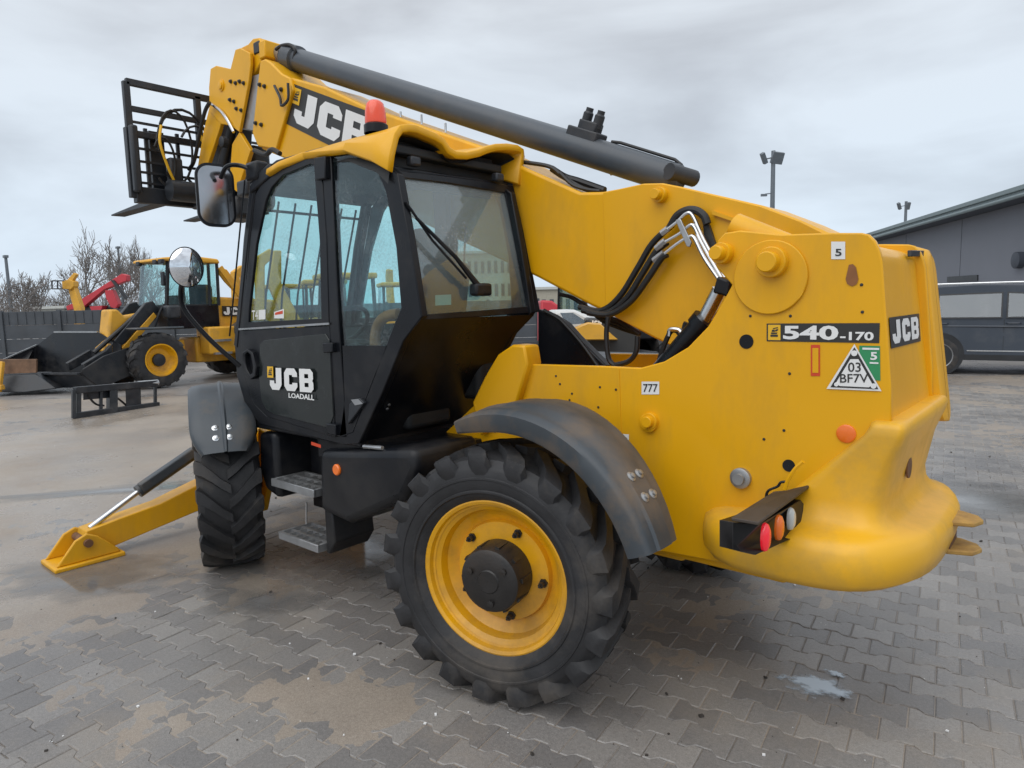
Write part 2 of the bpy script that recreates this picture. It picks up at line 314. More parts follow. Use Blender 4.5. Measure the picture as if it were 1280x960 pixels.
# ---- fenders: curved shells with an outer lip
def fender(name, c, R, y0, y1, a0i, a0o, a1, m, steer=0, piv=None, lip=.07, bolts=True, n=22, crown=.03, narrow=None, ridge=False):
    b = MB(); rings = []; piv = Vector(piv) if piv else Vector((0, 0, 0)); M = Matrix.Rotation(steer, 3, 'Z')
    for i in range(n+1):
        t = i/n; ring = []
        cs = [(0, 0), (.04, crown*.55), (.15, crown*.75), (.30, crown*.80), (.34, crown*1.15), (.72, crown*1.15), (.76, crown*.8), (.9, crown*.75), (.965, crown*.5), (1, 0), (1.0, -lip)] if not ridge else [(0, -lip*.6), (0, -.01), (.05, crown*.4), (.2, crown*.8), (.44, crown), (.47, crown*1.4), (.5, crown*1.4), (.53, crown), (.8, crown*.8), (.95, crown*.4), (1, -.01), (1., -lip)]
        cs = cs+[(u-(.0 if u < .5 else .016), d-.012) for u, d in reversed(cs)]
        for u, d in cs:
            a = radians((a0i*(1-u)+a0o*u)*(1-t)+a1*t); yi = y0+(narrow-y0)*max(0, t*1.25-.25) if narrow else y0; e_ = max(0, (t-.80)/.2)**2*.16 if ridge else 0; y = yi+(y1-yi)*(u+(.5-u)*e_*2)
            taper = 1-.35*max(0, 1-t*5)**2 if a0i != a0o else 1
            p = Vector((c[0]+(R+d*taper)*cos(a), y, c[2]+(R+d*taper)*sin(a)))
            ring.append(piv+M @ (p-piv))
        rings.append(ring)
    o = b.loft(rings).build(name, m, T, ang=40)
    if bolts:
        for u in (.42, .62):
            yb0 = y0+((narrow-y0)*.75 if narrow else 0)
            for a in (a1-22, a1-15) if steer == 0 else (a1-14, a1-8):
                aa = radians(a); rr_ = R+crown*(1.15 if not ridge else .95); p = Vector((c[0]+rr_*cos(aa), yb0+(y1-yb0)*u, c[2]+rr_*sin(aa))); ax = M @ Vector((cos(aa), 0, sin(aa)))
                MB().lathe([(-.005, .022), (.002, .022), (.006, .012), (.014, .011), (.016, .0005)], piv+M @ (p-piv), ax, 12).build('fender_bolt', STL if ridge else ZINC, o, ang=30)
    return o
fender('rear_fender', (-.1, 0, .6), .755, .58, 1.10, 46, 66, 159, GRYR, narrow=.86)
fender('front_fender', (2.735, 0, .6), .70, .78, 1.19, 62, 62, 152, GRY, SF, (2.735, .973, .6), lip=.05, ridge=True)
fender('rear_fender', (-.1, 0, .6), .755, -.58, -1.10, 46, 66, 159, GRY, bolts=False, narrow=-.86)
fender('front_fender', (2.735, 0, .6), .70, -.78, -1.19, 62, 62, 152, GRY, SF, (2.735, -.973, .6), bolts=False)

# ---- chassis
def arc(cx, cy, r, a0, a1, n): return [(cx+r*cos(radians(a0+(a1-a0)*i/n)), cy+r*sin(radians(a0+(a1-a0)*i/n))) for i in range(n+1)]
PY = .45
plate = [(656, 455), (760, 458), (800, 460), (830, 452), (860, 434), (885, 408), (903, 378), (915, 356), (905, 345), (895, 334), (893, 318), (897, 300), (906, 291), (925, 288), (976, 293), (1040, 291), (1077, 291),
         (1086, 293), (1094, 301), (1099, 312), (1103, 328), (1113.8, 482.5), (1114, 527), (1090, 560), (1040, 640), (980, 715), (915, 706), (830, 690), (770, 690), (700, 640), (600, 600), (560, 560), (600, 540), (640, 505)]
# round holes and keyhole are flat faces on the plate, their inner dark painted on
plateY('side_plate', plate, PY, .03, YEL, T, bevel=.006)
MB().prism([Vector((p.x, -.39, p.z)) for p in Y_(plate, PY)], (0, -.03, 0)).build('side_plate', YEL, T, bevel=.006)
b = MB().box((1.35, 0, .78), (3.9, .74, .42)).box((-.6, 0, .72), (1.0, .8, .25))
b.build('chassis_beam', YEL, T, bevel=.02)
for x in (2.735, 0): MB().box((x, 0, .6), (.26, 1.5, .24)).build('axle', BLKD, T, bevel=.04)
# engine pod on the right with a black top grille
MB().box((.55, -.8, 1.12), (1.9, .66, .55)).build('engine_pod', YEL, T, bevel=.06, seg=3)
MB().box((.55, -.8, 1.43), (1.75, .56, .08)).build('engine_pod_top', BLKD, T, bevel=.03)
MB().box((-.15, .02, 1.33), (.8, .80, .03)).build('deck_plate', YEL, T, bevel=.004)
# yellow cover between the cab and the plate
plateY('front_cover', [(590, 503), (606, 470), (622, 443), (640, 431), (655, 432), (659, 455), (645, 505), (600, 545)], .50, .13, YEL, T, bevel=.012)
plateY('chassis_web', [(535, 562), (600, 500), (660, 500), (660, 620), (540, 640)], .42, .03, YEL, T)
# duct beside the cab
plateY('air_duct', [(672, 386), (690, 394), (706, 404), (720, 420), (758, 458), (672, 458)], .03, .07, BLK, T, bevel=.01)
MB().tube(smooth_path([on(x, y, 1, .04) for x, y in ((680, 388), (697, 397), (707, 406), (728, 430), (748, 458))]), .012, 8).build('duct_hose', HOSE, T)
# details on the plate
def boss(px, py, r, h, Y=PY, m=YEL, name='pin_boss', parent=T, prof=None):
    p = on(px, py, 1, Y); return MB().lathe(prof or [(-.01, r), (h*.45, r), (h*.5, r*.95), (h*.5, r*.68), (h, r*.66), (h*1.05, r*.6), (h*1.05, .0005)], p, (0, 1, 0), 32).build(name, m, parent, ang=30)
cc = on(963, 343, 1, PY)
plc = [(cc.x+.152*cos(radians(a)), PY+.001, cc.z-.012+.152*sin(radians(a))) for a in range(-150, 211, 9)]
MB().prism(plc, (0, .013, 0)).build('pivot_doubler', YEL, T, bevel=.004)
boss(967, 328, .062, .085, PY+.012); boss(905, 317, .045, .09, PY); boss(826, 244, .04, .07, .04)
boss(814, 526, .04, .05, PY, name='tie_down_boss')
for px, py in ((812, 528), (927, 597)):
    boss(px, py, .034, .03, PY, ZINC if px > 900 else YEL, 'hex_plug', prof=[(0, .045), (.02, .045), (.024, .036), (.024, .024), (.045, .024), (.045, .0005)])
def hole(px, py, r, Y=PY, name='plate_hole'):
    p = on(px, py, 1, Y); return MB().lathe([(0, r*1.0), (.003, r*.98), (.003, .0005)], p, (0, 1, 0), 28).build(name, BLK, T, ang=20)
hole(933, 427, .031); hole(986, 582, .026)
kp = [(x, y) for x, y in ((1061, 331), (1066, 330), (1070, 334), (1073, 349), (1071, 355), (1065, 358), (1059, 355), (1057, 349))]
quad = Y_(kp, PY+.0035); MB().add(quad, [tuple(range(8))]).build('keyhole', BRN, T)
for px, py in ((938, 395), (988, 395), (1078, 390), (1077, 356), (987, 467), (980, 538), (955, 549), (700, 480), (715, 492), (712, 500), (750, 484), (748, 509), (695, 470), (770, 487)):
    boss(px, py, .006, .004, PY, DKP, 'small_bolt')
boss(1058, 542, .034, .008, PY, ORL, 'side_reflector', prof=[(0, .036), (.006, .036), (.009, .03), (.009, .0005)])
# lower chassis seams (proud strips)
MB().prism(Y_([(771, 461), (774, 461), (777, 560), (774, 560)], PY+.003), (0, -.006, 0)).build('seam_strip', YEL, T)
# decals
NRM = .002
q = [on(x, y, 1, PY+NRM) for x, y in ((958.3, 404.4), (1099.8, 403.8), (1099, 428.9), (958.3, 426.5))]
quad_on('model_decal', q, DKP, T); q = shift(q, NY, .0015)
emblem_on(sub(q, .015, .07, .135, .93), T)
text_on('540', sub(q, .16, .12, .66, .88), WHT, T, .035); text_on('-170', sub(q, .675, .12, .955, .56), WHT, T, .03)
def ydec(name, pts, m, Y=PY+NRM): return quad_on(name, [on(x, y, 1, Y) for x, y in pts], m, T)
ydec('number_label', ((802, 477), (824, 477), (824, 493), (802, 493)), WHT)
text_on('777', [on(x, y, 1, PY+.004) for x, y in ((804, 480), (822, 480), (822, 490), (804, 490))], DKP, T, .01)
ydec('hook_label', ((1039, 302), (1056.5, 302), (1056.5, 324), (1039, 324)), WHT); 
text_on('5', [on(x, y, 1, PY+.004) for x, y in ((1044, 311), (1052, 311), (1052, 320), (1044, 320))], DKP, T)
ydec('warning_strip', ((1013.5, 431), (1025, 431), (1025, 470), (1013.5, 470)), REDP); ydec('warning_strip_face', ((1015.5, 435), (1023, 435), (1023, 466), (1015.5, 466)), YEL, PY+.0035)
polys_on('green_label', [[(0, 0), (1, 0), (1, 1), (0, 1)]], [on(x, y, 1, PY+NRM) for x, y in ((1074, 432), (1100, 432.5), (1100.5, 476), (1074, 473))], GRN, T)
text_on('5', [on(x, y, 1, PY+.004) for x, y in ((1088, 440), (1096.5, 440), (1096.5, 450), (1088, 450))], WHT, T, .03)
ydec('green_label_line', ((1078, 434.5), (1099, 435), (1099, 437.5), (1078, 437)), WHT, PY+.0035)
ydec('green_label_line', ((1087, 452.5), (1098, 453), (1098, 455), (1087, 454.5)), WHT, PY+.0035)
def tri(name, pts, m, d): MB().add([on(x, y, 1, PY+d) for x, y in pts], [(0, 1, 2)]).build(name, m, T)
tri('triangle_label', ((1068, 430), (1102, 489), (1033, 486)), WHT, .0045); tri('triangle_border', ((1068, 434), (1098, 486.5), (1038, 484)), DKP, .006)
MB().add([on(x, y, 1, PY+.0075) for x, y in ((1063, 449), (1073, 449), (1091, 481), (1086, 484.2), (1050, 482.5), (1044, 480))], [(0, 1, 2, 3, 4, 5)]).build('triangle_field', WHT, T)
text_on('03', [on(x, y, 1, PY+.009) for x, y in ((1060, 453), (1076, 453), (1076, 465), (1060, 465))], DKP, T, .01)
text_on('BF7V', [on(x, y, 1, PY+.009) for x, y in ((1050, 467.5), (1085, 467.5), (1085.5, 478.5), (1050, 478.5))], DKP, T, .01)
for px, py, r in ((1068, 441.5, .011), (1045.5, 480.5, .008), (1092, 482.5, .010)):
    boss(px, py, r, .001, PY+.0065, WHT, 'triangle_seal', prof=[(0, r), (.0025, r), (.0025, .0005)])
ydec('small_label', ((771, 542), (786, 543), (786, 556), (771, 550)), WHT)

# ---- rear hood
rings = []
def rr_ring(x, y0, y1, z0, z1, r, n=5):
    o = []
    for cy, cz, a0 in ((y1-r, z1-r, 0), (y0+r, z1-r, 90), (y0+r, z0+r, 180), (y1-r, z0+r, 270)):
        o += [Vector((x, cy+r*cos(radians(a0+90*i/n)), cz+r*sin(radians(a0+90*i/n)))) for i in range(n+1)]
    return o
def shear(ring, k, z0=1.3): return [Vector((p.x+(p.z-z0)*k, p.y, p.z)) for p in ring]
for x, y0, y1, z1, r in ((-1.30, -.56, .41, 2.05, .09), (-1.36, -.56, .41, 2.05, .09), (-1.44, -.545, .415, 2.04, .09), (-1.475, -.52, .42, 2.02, .08), (-1.487, -.47, .42, 1.99, .06)):
    rings.append(shear(rr_ring(x, y0, y1, 1.26, z1, r), .13))
MB().loft(rings).build('engine_hood', YEL, T, ang=40)
MB().loft([[Vector((p.x-.0, p.y, p.z)) for p in shear(rr_ring(x, -.64, y1, 1.22, z1, .08), .13)] for x, y1, z1 in ((-1.2, -.42, 2.075), (-1.38, -.42, 2.075), (-1.47, -.43, 2.07), (-1.52, -.46, 2.05), (-1.53, -.49, 2.02))]).build('hood_edge', YEL, T, ang=40)
HX = lambda z: -1.489+(z-1.3)*.13
def hq(pts):
    o = []
    for x, y in pts:
        d = ray(x, y); # plane X = -1.491 + (Z-1.3)*.13
        t = (-1.491-.169-CX.x+.13*CX.z)/(d.x-.13*d.z); o.append(CX+d*t)
    return o
q = hq(((1111.5, 397), (1149, 391.8), (1151, 426.4), (1114.3, 435.8)))
quad_on('hood_decal', q, DKP, T); jcb_on(sub(shift(q, NXm, .0015), .05, .13, .93, .9), WHT, T)
q = hq(((1134, 313), (1152, 313.5), (1152, 321), (1134, 321)))
MB().prism(q, (-.02, 0, 0)).build('hood_grip', BLK, T, bevel=.004)
# ---- counterweight, lofted in height
def cring(z, xf, xr, hw, e=2.6, ed=2.6, n=56, yo=0.):
    o = []
    for i in range(n):
        a = 2*pi*i/n; c, s_ = cos(a), sin(a); k = (abs(c)**e+abs(s_)**e)**(-1/e)
        o.append(Vector(((xf+xr)/2+(xf-xr)/2*k*c, yo+hw*k*s_, z)))
    return o
cw = [(.695, -.84, -1.36, .48, 2.6), (.702, -.77, -1.48, .60, 2.8), (.722, -.715, -1.585, .665, 3.), (.755, -.69, -1.635, .685, 3.), (.82, -.69, -1.65, .69, 3.), (.87, -.70, -1.648, .685, 3.), (.90, -.74, -1.635, .665, 3.), (.917, -.80, -1.61, .63, 3.4),
      (.926, -.90, -1.56, .58, 4), (.94, -1.0, -1.52, .535, 5), (.97, -1.06, -1.488, .505, 7), (1.03, -1.11, -1.480, .487, 8), (1.2, -1.29, -1.51, .487, 9), (1.3, -1.395, -1.545, .495, 9), (1.335, -1.415, -1.552, .495, 9), (1.352, -1.42, -1.545, .485, 9), (1.36, -1.43, -1.53, .46, 9)]
def cut(r):   # the upper trunk starts behind a slanted line on the side of the plate
    return r
MB().loft([cring(*c) for c in cw]).build('counterweight', YEL2, T, ang=50)
MB().lathe([(.0, .045), (.006, .045), (.006, .0005)], (-1.497, .13, 1.12), (-1, 0, 0), 20).build('counterweight_hole', RUST, T)
for z in (.86, .735):
    pts = [(-1.5, .02), (-1.5, -.22), (-1.66, -.2), (-1.72, -.16), (-1.745, -.1), (-1.72, -.03), (-1.64, .0)]
    MB().prism([Vector((x, y, z)) for x, y in pts], (0, 0, .02)).build('tow_lug', YOLD, T, bevel=.005)
MB().box((-1.63, -.10, .8), (.02, .18, .1)).build('tow_bracket', RUST, T)
# ---- rear lamp cluster hung on the counterweight
LB = MB()
def lx(x, y, X): return on(x, y, 0, X)
f = [lx(943, 694, -1.08), lx(915, 687, -1.06), lx(915, 652, -1.05), lx(1015, 600, -1.03), lx(1013, 642, -1.05), lx(1000, 668, -1.07)]
bx = thing_b = MB()
fr = [on(916, 653, 0, -1.12), on(948, 656, 0, -1.20), on(1001, 625, 0, -1.20), on(1014, 641, 0, -1.18), on(1001, 668, 0, -1.20), on(944, 694, 0, -1.20), on(916, 687, 0, -1.12)]
bx.prism(fr, (.05, 0, 0)); lampbox = bx.build('lamp_housing', BLK, T, bevel=.006)
top = [on(914, 651, 0, -1.13), on(948, 657, 0, -1.21), on(1016, 607, 0, -1.21), on(1014, 601, 0, -1.1), on(985, 606, 0, -1.02)]
MB().prism(top, (0, 0, .012)).build('lamp_hood', HOOD, lampbox, bevel=.003)
for (px, py, m, r) in ((954, 671, RDL, .047), (971, 659, ORL, .044), (986, 648, WTL, .040)):
    p = on(px, py, 0, -1.19)
    o = MB().lathe([(0, r), (.012, r), (.03, r*.9), (.042, r*.6), (.046, .0005)], Vector((0, 0, 0)), (-1, 0, 0), 24).build('lamp_lens', m, lampbox)
    o.scale = (.55, .62, 1.15); o.location = p
MB().tube(smooth_path([on(x, y, 1, .56) for x, y in ((1004, 577), (994, 586), (985, 600), (981, 612))]), .008, 6).build('lamp_stay', YEL, T)
MB().tube(smooth_path([on(x, y, 1, .54) for x, y in ((957, 626), (960, 614), (972, 608), (976, 603), (984, 602))]), .006, 6).build('lamp_cable', HOSE, T)

# ---- boom (left face at Y=.03, right face at Y=-.37)
BY, BW = .03, .38
def bl(pts): return Y_(pts, BY)
outer = [(326, 186), (360, 200), (672, 347), (736, 381), (757, 391), (815, 422), (841, 434), (870, 420), (905, 380), (960, 365), (1040, 345), (1040, 293), (1000, 275), (950, 256), (880, 240), (850, 233), (827, 228.5), (803, 229), (771, 236), (752, 239.5), (725, 240), (657, 210), (600, 182), (459, 133.6), (405, 108), (358, 95)]
MB().prism(bl(outer), (0, -BW, 0)).build('boom', YEL, T, bevel=.018, seg=3)
# weld seam / reinforcement at the rear of the boom
MB().prism(Y_([(754, 241), (771, 237.5), (803, 230.5), (827, 230), (850, 234.5), (880, 241.5), (950, 258), (1000, 277), (1030, 292), (1030, 345), (960, 365), (905, 380), (870, 419), (841, 432), (757, 390)], BY+.006), (0, -.01, 0)).build('boom_doubler', YEL, T, bevel=.002)
a_, b_ = on(918, 283, 1, .36), on(1008, 320, 1, .36)
MB().tube([a_, b_], .058, 20).build('boom_pivot_tube', YEL, T)
MB().prism(Y_([(890, 263), (985, 296), (985, 300), (890, 268)], BY+.03), (0, -.05, 0)).build('boom_rib', YEL, T)
# collar and the inner stages at the front
col = [(325, 76), (331, 73.5), (338, 78), (352, 92), (362, 97), (366, 112), (345, 187), (322, 183), (315, 166), (320, 120)]
MB().prism(Y_(col, BY+.03), (0, -BW-.06, 0)).build('boom_collar', YEL, T, bevel=.012)
MB().prism(Y_([(306, 98), (332, 90), (330, 165), (300, 160)], BY-.03), (0, -BW+.06, 0)).build('boom_stage', ZINC, T)
nose = [(263, 86), (270, 82), (288, 86), (294, 62), (300, 60), (312, 66), (313, 80), (311, 100), (299, 165), (288, 157), (276, 155), (262, 140), (261, 110)]
MB().prism(Y_(nose, BY+.01), (0, -.03, 0)).build('nose_plate', YEL, T, bevel=.006)
MB().prism(Y_(nose, BY-.34), (0, -.03, 0)).build('nose_plate', YEL, T, bevel=.006)
MB().prism(Y_([(296, 62), (310, 55), (316, 48), (323, 47), (328, 55), (326, 78), (308, 105), (300, 160), (288, 155)], BY-.04), (0, -.28, 0)).build('boom_nose', YEL, T, bevel=.01)
neck = [(262, 132), (276, 154), (273, 165), (254, 222), (246, 214), (254, 165)]
MB().prism(Y_(neck, BY), (0, -.04, 0)).build('gooseneck_plate', YEL, T, bevel=.006)
MB().prism(Y_([(299, 165), (313, 188), (296, 240), (286, 232), (290, 180)], BY+.0), (0, -.04, 0)).build('gooseneck_plate', YEL, T, bevel=.006)
MB().prism(Y_([(264, 135), (296, 160), (292, 240), (258, 225)], BY-.12), (0, -.16, 0)).build('tilt_linkage', BLKD, T, bevel=.01)
a_, b_ = on(292, 150, 1, BY-.1), on(272, 235, 1, BY-.1); MB().tube([a_, b_], .05, 14).build('tilt_cylinder', BLKD, T)
for px, py in ((277, 107), (289, 102), (295, 104), (300, 102), (305, 104), (288, 125), (293, 127), (296, 136), (302, 138), (325, 106), (331, 108), (320, 154), (327, 156), (352, 112)):
    boss(px, py, .018 if px != 277 else .05, .02, BY+.032 if px > 315 else BY+.01, YEL if px == 277 else DKP, 'wear_pad_bolt')
# chain guide bracket near the collar
MB().tube(smooth_path([on(x, y, 1, BY+.06) for x, y in ((343, 107), (350, 122), (352, 132), (360, 124), (360, 104))]), .012, 6).build('hose_bracket', BLKD, T)
MB().tube(smooth_path([on(x, y, 1, BY-.1) for x, y in ((345, 62), (352, 57), (362, 56), (369, 62), (367, 74))]), .014, 8).build('boom_hose', HOSE, T)
# boom decal
def bq(pts, d): return [on(x, y, 1, BY+d) for x, y in pts]
q = bq(((366, 104.4), (472, 143.5), (464, 208), (357.5, 154.5)), .003); quad_on('boom_decal', q, DKP, T)
q = bq(((366, 104.4), (472, 143.5), (464, 208), (357.5, 154.5)), .006); emblem_on(sub(q, .02, .55, .12, .93), T); jcb_on(sub(q, .075, .13, .93, .88), WHT, T, .035)
# ram tube lying over the boom
TY = -.15
p0, p1 = on(362, 72, 1, TY), on(846, 224, 1, TY)
d_ = (p1-p0).normalized(); L_ = (p1-p0).length
MB().lathe([(-.12, .05), (0, .055), (0, .112), (.14, .112), (.15, .092), (L_-.3, .084), (L_, .080), (L_+.03, .055), (L_+.03, .001)], p0, d_, 32).build('extension_ram', TUBE, T, ang=30)
MB().lathe([(-.3, .001), (-.3, .07), (-.08, .07)], p0, d_, 20).build('ram_rod_end', ZINC, T)
for f_, w_ in ((-.3, .1), (-.2, .14)):
    MB().box(p0+d_*f_, (.10, .3, w_)).build('ram_bracket', YEL if w_ > .12 else BLKD, T, bevel=.01)
MB().tube([p1+d_*.0+Vector((0, .09, .03)), p1+d_*.06+Vector((0, -.09, .03))], .045, 14).build('ram_pin', BLKD, T)
up_ = Vector((0, 0, 1))-d_*d_.z; up_.normalize()
MB().tube([p1-d_*.48+up_*.088, p1-d_*.42+up_*.096, p1-d_*.05+up_*.092, p1+up_*.075], .009, 8).build('ram_pipe', HOSE, T)
# under-tube brackets and hoses
for x, y in ():
    MB().box(on(x, y, 1, -.1), (.10, .12, .09), Matrix.Rotation(.4, 3, 'Y')).build('ram_saddle', BLKD, T, bevel=.01)
MB().tube(smooth_path([on(x, y, 1, -.02) for x, y in ((600, 186), (640, 200), (686, 208), (705, 222), (730, 236), (752, 240))]), .014, 6).build('boom_hose', HOSE, T)
MB().tube(smooth_path([on(x, y, 1, -.06) for x, y in ((690, 211), (706, 221), (722, 226), (742, 233), (756, 238))]), .02, 8).build('boom_hose', HOSE, T)
MB().tube(smooth_path([on(x, y, 1, .0) for x, y in ((700, 216), (716, 231), (734, 237), (750, 239))]), .012, 6).build('boom_hose', HOSE, T)
# valve block on the ram
vc = on(730, 193, 1, TY)+Vector((0, 0, .06)); M_ = Matrix.Rotation(-atan2(d_.z, d_.x)+pi, 3, 'Y')
M_ = Matrix((d_, Vector((0, 1, 0)), up_)).transposed()
vb = MB().box(vc+up_*.03, (.22, .12, .10), M_).box(vc+up_*.10+d_*.01, (.13, .08, .06), M_).build('valve_block', BLKD, T, bevel=.008)
for k in (-.03, .055):
    MB().lathe([(0, .03), (.07, .03), (.08, .022), (.10, .022), (.10, .001)], vc+up_*.10+d_*k, up_, 12).build('solenoid', BLKD, vb)
MB().tube(smooth_path([vc-d_*.1, vc-d_*.17+up_*.02, vc-d_*.19-up_*.05]), .014, 8).build('valve_hose', HOSE, vb)
MB().tube(smooth_path([vc+d_*.12-up_*.02, vc+d_*.2-up_*.06, vc+d_*.26-up_*.11]), .016, 8).build('valve_pipe', ZINC, vb)
# cable ties standing on the boom top
for px, py in ((501, 148), (527, 152), (557, 163)):
    p = on(px, py+4, 1, -.1); MB().tube([p, p+Vector((0, 0, .07))], .008, 6).build('cable_clip', STL, T)
# ---- hoses up the boom side and steel pipes
hp = [((724, 384), (752, 388), (775, 370), (797, 335), (815, 305), (838, 283)), ((728, 388), (756, 392), (782, 374), (803, 342), (820, 315), (834, 303)), ((735, 391), (762, 393), (788, 377), (810, 348), (826, 324), (834, 318))]
for i, h_ in enumerate(hp):
    MB().tube(smooth_path([on(x, y, 1, BY+.05+.015*i) for x, y in h_]), .017, 10).build('boom_hose', HOSE, T)
MB().tube(smooth_path([on(x, y, 1, BY+.05) for x, y in ((838, 283), (846, 270), (858, 263), (870, 263), (880, 270), (884, 280))]), .02, 10).build('boom_hose', HOSE, T)
pp = [((833, 288), (846, 278), (858, 267), (866, 270), (880, 300), (909, 352)), ((831, 303), (850, 292), (862, 282), (868, 284), (878, 305), (905, 352)), ((831, 317), (848, 304), (862, 296), (868, 298), (880, 322), (899, 350))]
for i, h_ in enumerate(pp):
    MB().tube(smooth_path([on(x, y, 1, BY+.07+.01*i) for x, y in h_], 5), .0095, 8).build('steel_pipe', STL, T)
for x, y in ((831, 289), (828, 304), (826, 319), (824, 308), (821, 323)):
    a_ = on(x-4, y+3, 1, BY+.08); b_ = on(x+4, y-3, 1, BY+.08); MB().tube([a_, b_], .017, 6).build('pipe_fitting', ZINC, T, ang=20)
MB().prism(Y_([(844, 275), (850, 273), (864, 303), (862, 309), (858, 308)], BY+.1), (0, -.012, 0)).build('pipe_clamp', ZINC, T, bevel=.003)
MB().prism(Y_([(878, 268), (886, 282), (902, 330), (890, 335), (880, 300)], BY+.03), (0, -.03, 0)).build('pipe_guard', BLKD, T)
# lift ram between plate and boom
CY = .24
MB().tube([on(822, 470, 1, CY), on(880, 402, 1, CY)], .055, 18).build('lift_ram_barrel', BLK, T)
MB().lathe([(0, .066), (.05, .066), (.05, .001)], on(874, 409, 1, CY), on(880, 402, 1, CY)-on(822, 470, 1, CY), 18).build('lift_ram_gland', BLK, T)
MB().tube([on(876, 407, 1, CY), on(899, 362, 1, CY)], .034, 16).build('lift_ram_rod', STL, T)
MB().prism(Y_([(896, 345), (914, 352), (910, 372), (902, 369), (890, 366)], CY+.06), (0, -.12, 0)).build('lift_ram_eye', BLK, T, bevel=.01)
for h_ in (((823, 455), (829, 435), (838, 415), (845, 413), (850, 418)), ((846, 440), (852, 425), (856, 408), (858, 403)), ((760, 396), (758, 420), (761, 448), (770, 458)), ((766, 457), (785, 452), (795, 440), (797, 420))):
    MB().tube(smooth_path([on(x, y, 1, .2) for x, y in h_]), .014, 8).build('ram_hose', HOSE, T)
MB().tube(smooth_path([on(x, y, 1, .22) for x, y in ((836, 420), (838, 412), (848, 412), (852, 416))]), .012, 8).build('steel_pipe', STL, T)
for i in range(3):
    MB().tube(smooth_path([on(x, y, 1, -.05-.04*i) for x, y in ((700, 368), (715, 372), (735, 385), (752, 394+i*3), (775, 402+i*4), (800, 418))]), .013, 6).build('under_boom_hose', HOSE, T)
